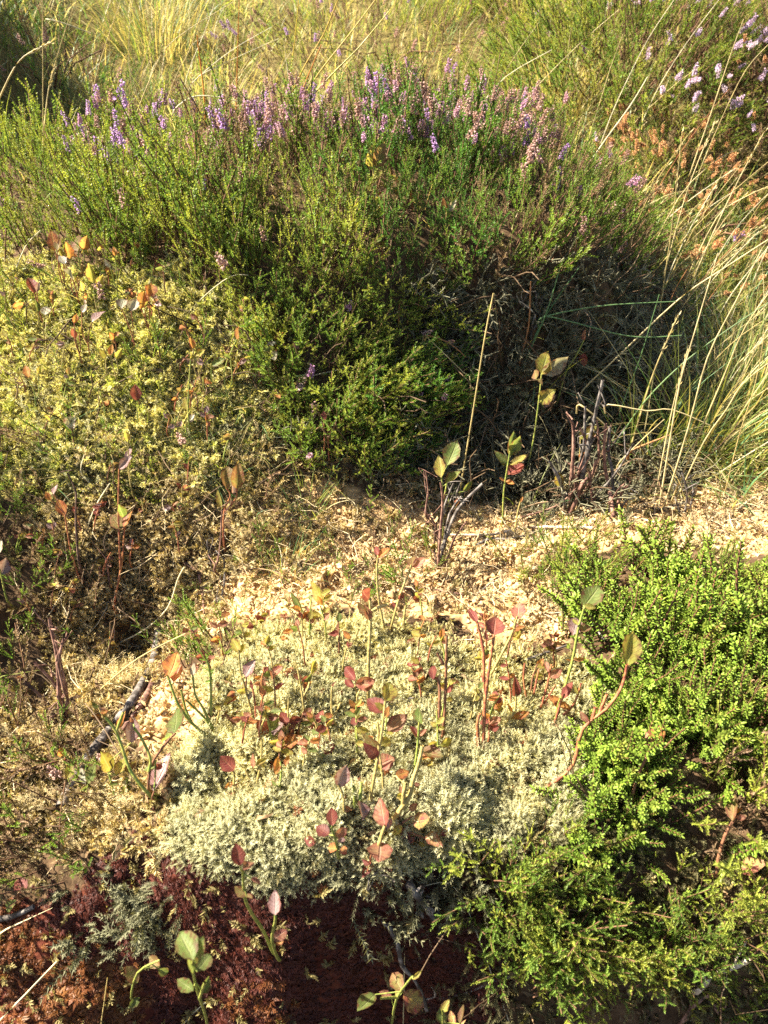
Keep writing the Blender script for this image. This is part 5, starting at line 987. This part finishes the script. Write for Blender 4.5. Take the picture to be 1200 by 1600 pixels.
# ------------------------------------------------------------------ grass stalks, rushes, twigs, roots: each one drawn where it stands
def strand(name, label, cat, mat, pts, r=(.0008, .0004), dy=0., k=.3, tips=None, group=None, flat=False, lie=False, head=None, sides=5, y=None):
    B = hit(*pts[0])
    if y is not None: r_ = ray(*pts[0]); t = y / r_.y; B = Vector((r_.x * t, y, CAMZ + r_.z * t))
    if lie: P = [hit(u, v) + Vector((0, 0, r[0] * .8 + .002)) for u, v in pts]
    else:
        pl = Plane(B, k); P = [pl.at(u, v, dy * i / max(1, len(pts) - 1) + random.uniform(-.003, .003)) for i, (u, v) in enumerate(pts)]
        P = [above(p, .0006) for p in P]; P.insert(0, P[0] + Vector((0, .003, -.015)))
    o = thing(name, label, cat, B, group)
    polys, rr = [[p - B for p in P]], [r]
    V, Fc, tt = tube_np(polys, rr, sides)
    part = 'stalk' if cat in ('grass stalk', 'rush') else ('blade' if cat == 'grass' else 'wood')
    link(part, mesh_np(part, V, Fc, [SM[mat]], None, {'tip': tt, 'rnd': np.full(len(V), random.random())}, True), o)
    if head:     # a narrow seed head along the upper part
        t = T(); L = [p - B for p in P]; e, s = L[-1], L[-2]; ax = (e - s); n = head
        for q in range(n):
            f = (q + .5) / n; p = s.lerp(e, f); a, c = perp(ax.normalized()); an = q * 2.4; oo = a * math.cos(an) + c * math.sin(an)
            for z_ in range(2): t.leaf2(p, (ax.normalized() + oo * random.uniform(.15, .45)).normalized(), random.uniform(.006, .011), .0018, ax.normalized().cross(oo), 0, 0, 1, oo * .0007)
        Vh, Fh, th, mh = t.done(); link('seed_head', mesh_np('seed_head', Vh, Fh, [SM[mat]], mh, {'tip': th}), o)
    return o
GS = [
 ('straw stalk with a hanging seed head at the top left corner of the view', 'straw', [(-15, 190), (15, 120), (38, 88), (80, 66)], (.0016, .0008), 14, 1.25),
 ('short straw seed stalk standing right of the hanging one at the left', 'straw', [(66, 240), (70, 190), (76, 140), (86, 100)], (.0014, .0007), 12, 1.3),
 ('thin upright straw stalk at the top left running out of the view', 'straw', [(68, 215), (67, 100), (66, -30)], (.0009, .0005), None, 1.3),
 ('thin straw stalk slanting up across the left bank', 'straw', [(122, 235), (150, 120), (175, 40), (188, 5)], (.0009, .0004), None, 1.35),
 ('straw stalk rising in a long slant left of the dark hollow', 'straw', [(195, 230), (240, 110), (275, 60), (370, 0)], (.0010, .0004), None, 1.4),
 ('upper one of two pale parallel stalks slanting over the dark hollow', 'strawpale', [(300, 130), (360, 80), (425, 42)], (.0011, .0005), None, 1.6),
 ('lower one of two pale parallel stalks slanting over the dark hollow', 'strawpale', [(310, 120), (365, 92), (436, 60)], (.0011, .0005), None, 1.6),
 ('long green-straw stalk fanning right behind the left crest', 'straw', [(248, 210), (270, 130), (300, 70), (311, 10)], (.0010, .0004), None, 1.45),
 ('pale stalk standing behind the left crest beside the dark hollow', 'strawpale', [(280, 200), (292, 120), (320, 50), (335, 5)], (.0009, .0004), None, 1.45),
 ('straw stalk leaning right between the orange and the golden rushes', 'straw', [(330, 205), (350, 150), (390, 90), (400, 40)], (.0009, .0004), None, 1.45),
 ('dry straw with a brown seed head bent over at the upper right of the mound', 'straw', [(952, 275), (930, 200), (905, 150), (890, 105)], (.0012, .0006), 9, 1.6),
 ('thick pale straw leaning right behind the right shoulder of the mound', 'strawpale', [(915, 265), (945, 220), (985, 165), (1012, 120)], (.0018, .0009), None, 1.35),
 ('pale flat straw blade lying across behind the pink heather', 'strawpale', [(750, 168), (790, 120), (862, 78)], (.0012, .0006), None, 1.8),
 ('tall straw stalk reaching over the dark shrub foot at the upper right', 'straw', [(1082, 260), (1110, 180), (1140, 90), (1162, 30)], (.0013, .0006), None, 1.4),
 ('straw stalk parallel to the tallest one at the upper right', 'straw', [(1092, 270), (1130, 180), (1165, 110), (1200, 70)], (.0011, .0005), None, 1.4),
 ('upright seed stalk in front of the rusty heath, first from the mound', 'straw', [(1028, 500), (1045, 390), (1056, 300), (1066, 205)], (.0011, .0006), 14, 1.12),
 ('seed stalk in front of the rusty heath, leaning right beside the first', 'straw', [(1040, 420), (1070, 310), (1098, 235), (1118, 190)], (.0011, .0006), 12, 1.2),
 ('straw stalk arching right in front of the rusty heath', 'straw', [(1000, 430), (1060, 310), (1120, 250), (1160, 232)], (.0012, .0006), None, 1.2),
 ('seed stalk at the right edge in front of the rusty heath', 'straw', [(1090, 420), (1130, 330), (1165, 260), (1195, 205)], (.0012, .0007), 14, 1.15),
 ('bent stalk with drooping branched seed head at the right edge', 'straw', [(1075, 430), (1120, 340), (1160, 310), (1215, 285)], (.0012, .0006), 12, 1.2),
 ('broken straw bent double in front of the dark hollow', 'straw', [(716, 782), (738, 650), (757, 530), (771, 458)], (.0011, .0008), None, None),
 ('thin dead stalk hanging down right of the broken straw', 'straw', [(789, 690), (790, 625), (780, 540), (772, 458)], (.0009, .0007), None, .95),
 ('thin bent grass stalk at the left of the dark hollow', 'straw', [(737, 720), (735, 600), (724, 582), (665, 525)], (.0008, .0005), None, None),
 ('long straw crossing the dark hollow towards the upper right', 'straw', [(850, 720), (895, 640), (912, 608), (960, 562), (1060, 468), (1130, 420), (1215, 365)], (.0016, .0007), None, .95),
 ('straw seed stalk leaning right at the end of the dark hollow', 'straw', [(985, 700), (1012, 610), (1030, 560), (1060, 492)], (.0014, .0008), 14, .9),
 ('brown stalk lying level across the grass beside the hollow', 'straw', [(950, 632), (1010, 642), (1050, 640), (1110, 665)], (.0010, .0006), None, .85),
 ('dead straw slanting behind the grey twigs', 'straw', [(905, 632), (935, 655), (965, 682)], (.0013, .0010), None, .83),
 ('thin straw rising right from the grey dead twigs', 'straw', [(968, 722), (1000, 690), (1038, 655)], (.0010, .0005), None, .82),
 ('foremost of the straws fanning out right of the grey twigs, steepest one', 'straw', [(1030, 790), (1048, 680), (1062, 600), (1085, 520), (1122, 395)], (.0014, .0006), None, None),
 ('straw fanning out right of the grey twigs, second and more leaning', 'straw', [(1036, 795), (1075, 670), (1105, 560), (1150, 470), (1190, 390)], (.0014, .0006), None, None),
 ('straw fanning out right of the grey twigs, bending far to the right', 'straw', [(1046, 790), (1092, 680), (1130, 590), (1165, 510), (1215, 440)], (.0013, .0006), None, None),
 ('yellowish straw low in the fan right of the grey twigs', 'straw', [(1055, 785), (1100, 690), (1135, 640), (1160, 600), (1210, 560)], (.0012, .0006), None, None),
 ('short upright straw with seed head in the fan right of the grey twigs', 'straw', [(1025, 770), (1040, 690), (1055, 620), (1075, 545)], (.0012, .0007), 12, None),
 ('thin straw at the far right edge of the grass', 'straw', [(1130, 780), (1155, 680), (1180, 600), (1195, 520)], (.0011, .0005), None, None),
 ('fine straw standing upright in the sunlit dark red moss, in front of the woolly moss', 'straw', [(629, 1640), (632, 1500), (631, 1400), (630, 1310)], (.0006, .0004), None, None),
 ('fine arching straw in the shade below the grey moss', 'strawpale', [(800, 1610), (762, 1505), (728, 1415), (700, 1380), (660, 1385)], (.0006, .0003), None, None),
 ('short fine straw in the shade left of the grey twig', 'strawpale', [(566, 1522), (564, 1490), (561, 1450)], (.0006, .0004), None, None),
 ('straw slanting over the orange moss at the bottom left corner', 'strawpale', [(-10, 1606), (45, 1548), (89, 1502)], (.0009, .0006), None, None),
 ('pale straw at the bottom edge beside the green bilberry', 'strawpale', [(280, 1610), (300, 1585), (335, 1555)], (.0006, .0004), None, None),
 ('thin green-straw stalk over the orange moss', 'straw', [(158, 1605), (163, 1565), (168, 1528)], (.0006, .0004), None, None),
 ('pale curved straw in the brown gully left of the moss', 'strawpale', [(185, 1006), (225, 985), (262, 950), (278, 905), (288, 886)], (.0011, .0008), None, None),
 ('long dry straw lying across the gully above the grey root', 'straw', [(145, 1090), (200, 1040), (245, 1012), (290, 990)], (.0011, .0006), None, None),
 ('pale curved straw ring on the shaded lichen at the left', 'strawpale', [(150, 762), (135, 750), (126, 735), (132, 710)], (.0008, .0005), None, None),
 ('pair-like pale straw standing in the left moss', 'strawpale', [(135, 832), (150, 790), (172, 755)], (.0011, .0006), None, None),
 ('thin curved stalk over the left heather', 'strawpale', [(104, 372), (118, 325), (143, 296)], (.0008, .0005), None, None),
 ('pale thin stalk in the heather at the left edge', 'strawpale', [(22, 432), (40, 385), (63, 360)], (.0010, .0005), None, None),
 ('pale stalk lying on the mound face under the heather', 'strawpale', [(388, 682), (430, 684), (488, 676)], (.0009, .0006), None, None),
 ('short pale stem sticking out of the shaded heather', 'strawpale', [(488, 588), (520, 580), (550, 572)], (.0010, .0007), None, None),
 ('pale arc of dead grass on the yellow moss', 'strawpale', [(290, 495), (320, 462), (360, 432), (388, 430)], (.0008, .0005), None, None),
]
for lab, mt, pts, r, hd, yy in GS: strand('grass_stalk', lab, 'grass stalk', mt, pts, r, head=hd, y=yy, k=.3)
for lab, mt, pts, r, yy in (
 ('orange-tipped yellow rush standing behind the left crest', 'orange', [(322, 232), (319, 150), (312, 90), (308, 55)], (.0016, .0009), 1.36),
 ('thin orange rush just right of the orange-tipped one', 'orange', [(369, 175), (371, 100), (374, -10)], (.0014, .0006), 1.45),
 ('golden rush steepest of the fan over the crest', 'gold', [(455, 150), (478, 100), (505, 55), (530, -5)], (.0017, .0008), 1.4),
 ('golden rush, longest of the fan over the crest', 'gold', [(468, 165), (500, 112), (545, 55), (590, -5)], (.0017, .0008), 1.4),
 ('golden rush, lowest and most leaning of the fan over the crest', 'gold', [(475, 165), (520, 115), (560, 75), (610, 15)], (.0017, .0008), 1.4),
 ('short orange rush at the foot of the golden fan', 'orange', [(470, 150), (485, 110), (502, 70)], (.0013, .0007), 1.42),
 ('upright golden-green rush left of the golden fan', 'gold', [(455, 110), (461, 60), (468, -10)], (.0013, .0007), 1.5)):
    strand('rush', lab, 'rush', mt, pts, r, y=yy)
for lab, mt, pts, r, yy in (
 ('pale flat grass blade arching across the flowering crest', 'strawpale', [(272, 172), (300, 152), (335, 151), (400, 163), (482, 165)], (.0015, .0007), 1.33),
 ('short pale blade in the left heather flowers', 'strawpale', [(200, 268), (225, 260), (255, 265)], (.0014, .0009), 1.15),
 ('pale glossy blade across the left bank', 'strawpale', [(72, 30), (105, 38), (142, 52)], (.0020, .0010), 2.1),
 ('blue-green blade stretching level over the dark hollow', 'blade', [(845, 497), (900, 484), (960, 476), (1056, 471)], (.0014, .0006), .98),
 ('long green blade with a brown end stretching right over the hollow', 'blade', [(850, 494), (905, 506), (965, 522), (1010, 527), (1065, 524)], (.0013, .0006), .98),
 ('green blade rising steeply from the grey lichen over the hollow', 'blade', [(822, 568), (838, 520), (868, 470), (905, 418)], (.0015, .0006), .98),
 ('steeper green blade beside it over the hollow', 'blade', [(820, 565), (850, 498), (863, 460), (875, 418)], (.0014, .0006), .97),
 ('reddish-brown dead blade upright over the hollow', 'strawred', [(813, 560), (826, 508), (829, 440)], (.0016, .0009), .97),
 ('long green blade bending right at the end of the hollow', 'blade', [(968, 685), (1005, 630), (1062, 572), (1130, 520), (1205, 470)], (.0014, .0006), .9),
 ('green blade crossing the straw at the right of the hollow', 'blade', [(945, 740), (970, 640), (1000, 560), (1030, 460)], (.0011, .0005), .92),
 ('red-brown tipped blade lying in the grass behind the grey twigs', 'strawred', [(985, 705), (1015, 692), (1046, 680)], (.0020, .0010), .86),
 ('reddish short dead blade at the left of the hollow', 'strawred', [(665, 524), (700, 535), (728, 558)], (.0010, .0005), .93),
 ('thick green stalk slanting at the bottom right', 'gold', [(806, 1612), (850, 1548), (885, 1505), (916, 1468)], (.0016, .0008), None),
 ('red grass blade slanting over the heather in the mound middle', 'strawred', [(468, 522), (500, 505), (520, 496)], (.0010, .0005), None)):
    strand('grass_shoot', lab, 'grass', mt, pts, r, y=yy)
# look-alike straws of the grass at the right
def straw_label(L, a, b, d, sm, head, y, y0, y1, where):
    f = (L - a) / (b - a); g = (y - y0) / (y1 - y0); ln = 'leaning right' if d.x > .25 else ('leaning left' if d.x < -.08 else 'upright')
    return '%s %s %sstraw, %s, %s %s' % ('short' if f < .33 else ('middle-sized' if f < .67 else 'long'), {'straw': 'yellowish', 'strawpale': 'whitish', 'strawred': 'reddish'}[sm], 'seed-headed ' if head else '', ln, 'near the front' if g < .33 else ('halfway back' if g < .67 else 'far back'), where)
for i in range(46):
    x = random.uniform(.38, .80); y = random.uniform(.85, 1.55); B = Vector((x, y, float(H([x], [y])[0])))
    o = thing('grass_stalk', 'straw', 'grass stalk', B, 'dry straws in the grass right of the mound')
    L = random.uniform(.14, .30); d = Vector((random.uniform(-.1, .6), random.uniform(-.3, .2), 1)).normalized(); p = Vector((0, 0, -.01)); pts = [p]; sm = random.choice(['straw', 'straw', 'strawpale', 'strawred'])
    o['label'] = straw_label(L, .14, .30, d, sm, i % 3 == 0, y, .85, 1.55, 'in the grass right of the mound')
    for k in range(5): p = p + d * L / 5; pts.append(p); d = (d + Vector((random.uniform(0, .16), random.uniform(-.06, .06), -.05))).normalized()
    V, Fc, tt = tube_np([pts], [(.0010, .0004)], 4); link('stalk', mesh_np('stalk', V, Fc, [SM[sm]], None, {'tip': tt}, True), o)
    if i % 3 == 0:
        t = T(); s, e = pts[-3], pts[-1]; ax = (e - s).normalized()
        for q in range(14):
            a, c = perp(ax); an = q * 2.4; oo = a * math.cos(an) + c * math.sin(an); t.leaf2(s.lerp(e, (q + .5) / 14), (ax + oo * .3).normalized(), random.uniform(.007, .011), .0018, ax.cross(oo), 0, 0, 1, oo * .0007)
        Vh, Fh, th, mh = t.done(); link('seed_head', mesh_np('seed_head', Vh, Fh, [SM['straw']], mh, {'tip': th}), o)
for i in range(40):
    x = random.uniform(-1.0, .55); y = random.uniform(1.55, 2.3); B = Vector((x, y, float(H([x], [y])[0])))
    o = thing('grass_stalk', 'straw', 'grass stalk', B, 'dry straws in the grass behind the mound')
    L = random.uniform(.2, .42); d = Vector((random.uniform(-.3, .6), random.uniform(-.3, .2), 1)).normalized(); p = Vector((0, 0, -.01)); pts = [p]; sm = random.choice(['straw', 'strawpale'])
    o['label'] = straw_label(L, .2, .42, d, sm, False, y, 1.55, 2.3, 'in the grass behind the mound')
    for k in range(5): p = p + d * L / 5; pts.append(p); d = (d + Vector((random.uniform(-.05, .16), random.uniform(-.06, .06), -.06))).normalized()
    V, Fc, tt = tube_np([pts], [(.0013, .0005)], 4); link('stalk', mesh_np('stalk', V, Fc, [SM[sm]], None, {'tip': tt}, True), o)

def twigs(name, label, cat, branches, lie=False, y=None, k=.3, part='branch'):
    """a woody thing of several branches, each its own part: (material, points, r0, r1)"""
    B = hit(*branches[0][1][0]) if y is None else None
    if B is None: r_ = ray(*branches[0][1][0]); t = y / r_.y; B = Vector((r_.x * t, y, CAMZ + r_.z * t))
    pl = Plane(B, k); o = thing(name, label, cat, B)
    for mt, pts, r0, r1 in branches:
        off = random.uniform(-.012, .012)
        if lie: P = [hit(u, v) + Vector((0, 0, r0 * .6 + .002)) for u, v in pts]
        else: P = [above(pl.at(u, v, off + random.uniform(-.003, .003)), .001) for u, v in pts]; P.insert(0, P[0] + Vector((0, .004, -.012)))
        V, Fc, tt = tube_np([[p - B + (rv(.0025) if 0 < i else rv(0)) for i, p in enumerate(P)]] + [[q_ - B, q_ - B + rv(.010) + Vector((0, 0, .008)), q_ - B + rv(.016) + Vector((0, 0, .020))] for q_ in (P[1].lerp(P[2], random.random()), P[-2].lerp(P[-1], random.random()))], [(r0, r1), (r1 * .6, r1 * .3), (r1 * .6, r1 * .3)], 7)
        V = V + RNG.normal(0, r0 * .13, V.shape)
        link(part, mesh_np(part, V, Fc, [SM[mt]], None, {'tip': tt}, True), o)
    return o
twigs('dead_shrub', 'bunch of bare grey dead heather twigs in front of the dark hollow', 'dead shrub', [
 ('rufous', [(888, 800), (893, 750), (899, 705), (896, 670), (892, 655)], .0030, .0016), ('grey', [(884, 790), (872, 755), (857, 722)], .0024, .0018), ('grey', [(908, 790), (913, 745), (922, 700), (929, 678), (927, 655)], .0028, .0014),
 ('grey', [(905, 770), (916, 700), (932, 650), (945, 597)], .0030, .0020), ('grey', [(908, 720), (913, 690), (913, 630)], .0022, .0014), ('rufous', [(957, 805), (953, 760), (946, 715), (944, 664)], .0028, .0018),
 ('grey', [(958, 790), (956, 740), (951, 705), (952, 668)], .0026, .0016), ('rufous', [(895, 795), (912, 760), (920, 745)], .0028, .0020), ('rufous', [(940, 802), (926, 775), (918, 735)], .0024, .0016),
 ('grey', [(930, 778), (958, 738), (990, 695)], .0018, .0010), ('rufous', [(960, 802), (972, 770), (980, 758)], .0020, .0012), ('grey', [(966, 802), (978, 778), (995, 780)], .0018, .0012), ('rufous', [(895, 770), (905, 730), (915, 700), (905, 670)], .0022, .0012), ('rufous', [(905, 790), (925, 740), (935, 705), (930, 660)], .0020, .0012)])
twigs('dead_shrub', 'small bunch of purplish-grey broken twigs in the middle of the pale litter', 'dead shrub', [
 ('rufous', [(686, 882), (690, 830), (695, 790), (690, 755)], .0020, .0012), ('grey', [(690, 870), (703, 818), (725, 785), (755, 756)], .0020, .0014), ('grey', [(690, 850), (705, 800), (722, 772)], .0018, .0012),
 ('rufous', [(684, 860), (678, 820), (660, 795)], .0018, .0010), ('rufous', [(668, 800), (670, 770), (668, 738)], .0014, .0008), ('rufous', [(694, 880), (712, 840), (728, 812)], .0016, .0010), ('grey', [(690, 830), (697, 790), (708, 755)], .0015, .0009), ('dark', [(680, 885), (675, 850), (682, 815)], .0016, .0010)])
strand('twig', 'long reddish twig curving along the foot of the grey dead twigs', 'twig', 'rufous', [(815, 808), (845, 800), (878, 785), (905, 757)], (.0016, .0009))
for lab, mt, pts, r in (
 ('bleached stick lying level on the litter under the grey dead twigs', 'pale', [(915, 798), (960, 804), (1010, 816), (1072, 834)], (.0016, .0010)),
 ('long thin brown stick ending pale, lying across the pale litter', 'pale', [(702, 839), (770, 838), (825, 827), (925, 828)], (.0015, .0020)),
 ('grey stick lying on the litter below the long one', 'grey', [(744, 856), (765, 846), (800, 845), (845, 832)], (.0020, .0012)),
 ('dark red-brown twig lying on the bare pale patch', 'rufous', [(630, 924), (665, 923), (700, 928), (736, 936)], (.0016, .0010)),
 ('short forked grey twig right of the dark red-brown one', 'grey', [(738, 936), (752, 926), (772, 910)], (.0015, .0008)),
 ('thin grey twig lying at the edge of the woolly moss under the crowberry', 'grey', [(820, 1036), (850, 1024), (885, 1012)], (.0016, .0010)),
 ('pinkish bare twig lying in the crowberry', 'pale', [(1088, 1096), (1110, 1093), (1133, 1092)], (.0014, .0010)),
 ('greyish broken twig in the crowberry, leaning left', 'grey', [(895, 935), (925, 980), (945, 1005)], (.0016, .0012)),
 ('thin twig lying on the moss in the middle', 'grey', [(578, 1088), (600, 1078), (620, 1070), (632, 1040)], (.0010, .0007)),
 ('grey twig lying below the stalks on the moss', 'grey', [(612, 1098), (645, 1094), (678, 1082)], (.0011, .0008)),
 ('dark brown broken branch lying in the gully left of the litter', 'dark', [(228, 850), (255, 862), (285, 880), (318, 902)], (.0030, .0024)),
 ('reddish thin branch hanging down from the dark broken branch', 'rufous', [(312, 900), (317, 930), (320, 962)], (.0018, .0012)),
 ('thin brown branch lying across the gully floor at the left', 'rufous', [(40, 1192), (85, 1188), (115, 1178), (140, 1170)], (.0013, .0009)),
 ('pale bleached stick at the bottom in the shade', 'grey', [(690, 1562), (730, 1552), (765, 1538), (803, 1527)], (.0018, .0012)),
 ('grey crooked stick at the bottom right of the litter', 'grey', [(1030, 800), (1060, 790), (1085, 775)], (.0014, .0009)),
 ('pale twig at the right end of the litter', 'pale', [(1150, 800), (1170, 785), (1200, 768)], (.0016, .0010)),
 ('thick grey-green twig in the shade at the lower left edge', 'grey', [(-10, 1440), (20, 1436), (55, 1420)], (.0028, .0020))):
    strand('twig', lab, 'twig', mt, pts, r, lie=True, sides=6)
# the root: with a scaly bark part and a bare end
def root():
    pts = [(250, 985), (246, 1015), (240, 1040), (226, 1068), (205, 1105), (180, 1135), (160, 1160), (135, 1195), (118, 1225), (100, 1262)]
    P = [hit(u, v) + Vector((0, -.003, .006)) for u, v in pts]; B = P[0]; o = thing('root', 'thick grey scaly root running down the gully left of the woolly moss', 'root', B)
    V, Fc, tt = tube_np([[p - B for p in P]], [(.0042, .0050)], 10)
    nv = perlin(V[:, 0] * 160 + V[:, 2] * 90, V[:, 1] * 230) * .0012
    V = V + RNG.normal(0, .00022, V.shape); V[:, 2] += nv
    link('wood', mesh_np('wood', V, Fc, [SM['grey']], None, {'tip': tt}, True), o)
    Q = [hit(u, v) + Vector((.004, -.003, .006)) for u, v in [(248, 1040), (235, 1070), (214, 1108), (190, 1140)]]
    V, Fc, tt = tube_np([[p - B for p in Q]], [(.0035, .003)], 7); V = V + RNG.normal(0, .0005, V.shape); link('bark', mesh_np('bark', V, Fc, [SM['rufous']], None, {'tip': tt}, True), o)
root()
twigs('dead_shrub', 'upright red-brown bare bilberry stems in the gully at the left', 'dead shrub', [
 ('rufous', [(98, 1135), (95, 1085), (88, 1030), (76, 970)], .0026, .0014), ('rufous', [(103, 1130), (92, 1080), (60, 1035)], .0022, .0012), ('rufous', [(97, 1080), (91, 1035), (97, 1000)], .0018, .0012), ('dark', [(90, 1140), (70, 1100), (30, 1062)], .0022, .0014), ('rufous', [(100, 1120), (104, 1080), (84, 1000)], .0016, .001)])
twigs('dead_shrub', 'tall thin brown bare twigs at the left above the gully', 'dead shrub', [
 ('dark', [(128, 905), (120, 862), (123, 800), (118, 765), (105, 735)], .0016, .0008), ('dark', [(150, 940), (130, 905), (95, 860)], .0018, .001), ('rufous', [(148, 935), (155, 905), (155, 885)], .0012, .0007), ('rufous', [(178, 950), (170, 910), (168, 875)], .0014, .0009)])
twigs('dead_shrub', 'thin forked grey twigs left of the fine green tuft', 'dead shrub', [('grey', [(335, 900), (328, 870), (322, 845)], .0014, .0008), ('rufous', [(338, 890), (346, 862), (350, 800)], .0014, .0008), ('grey', [(340, 945), (348, 915), (352, 870)], .0013, .0009)])
twigs('dead_shrub', 'blue-grey weathered twig stump with lichen hanging in the shade under the moss edge', 'dead shrub', [
 ('grey', [(640, 1378), (652, 1400), (668, 1420), (680, 1436)], .0040, .0018), ('grey', [(652, 1395), (660, 1425), (664, 1440)], .0026, .0010), ('grey', [(668, 1412), (682, 1425), (692, 1438)], .0022, .0012), ('grey', [(612, 1445), (622, 1475), (630, 1505), (650, 1530), (662, 1572)], .0022, .0015), ('grey', [(572, 1378), (595, 1368), (625, 1378)], .0018, .0013), ('grey', [(575, 1380), (600, 1366), (628, 1376)], .0012, .001)])
twigs('dead_shrub', 'dry twig sticking up at the bottom right edge', 'dead shrub', [('rufous', [(1050, 1612), (1085, 1568), (1105, 1553)], .0018, .0012), ('rufous', [(1135, 1605), (1120, 1575), (1105, 1553)], .0012, .0010), ('pale', [(1085, 1545), (1120, 1530), (1150, 1510), (1175, 1498)], .0018, .0022)])
twigs('dead_shrub', 'small grey dead twigs at the right end of the litter below the straws', 'dead shrub', [('grey', [(1070, 795), (1070, 765), (1062, 738)], .0016, .001), ('grey', [(1076, 800), (1082, 770), (1080, 745)], .0014, .0009), ('grey', [(1060, 800), (1052, 775), (1054, 755)], .0012, .0008)])
twigs('dead_shrub', 'pale lichen-crusted twig knot hanging in the dark hollow', 'dead shrub', [('grey', [(842, 505), (825, 488), (812, 470)], .0020, .0012), ('grey', [(845, 500), (836, 476), (840, 460)], .0018, .001), ('grey', [(842, 508), (850, 490), (856, 478)], .0016, .001), ('pale', [(835, 492), (815, 476), (790, 460)], .0012, .0007), ('grey', [(832, 520), (840, 508), (848, 500)], .0018, .0012)], y=1.0)
strand('dead_grass', 'dead straw-coloured seed head lying between the speckled bilberry leaves', 'dead grass', 'straw', [(628, 1282), (655, 1300), (690, 1326)], (.0011, .0008), head=16)
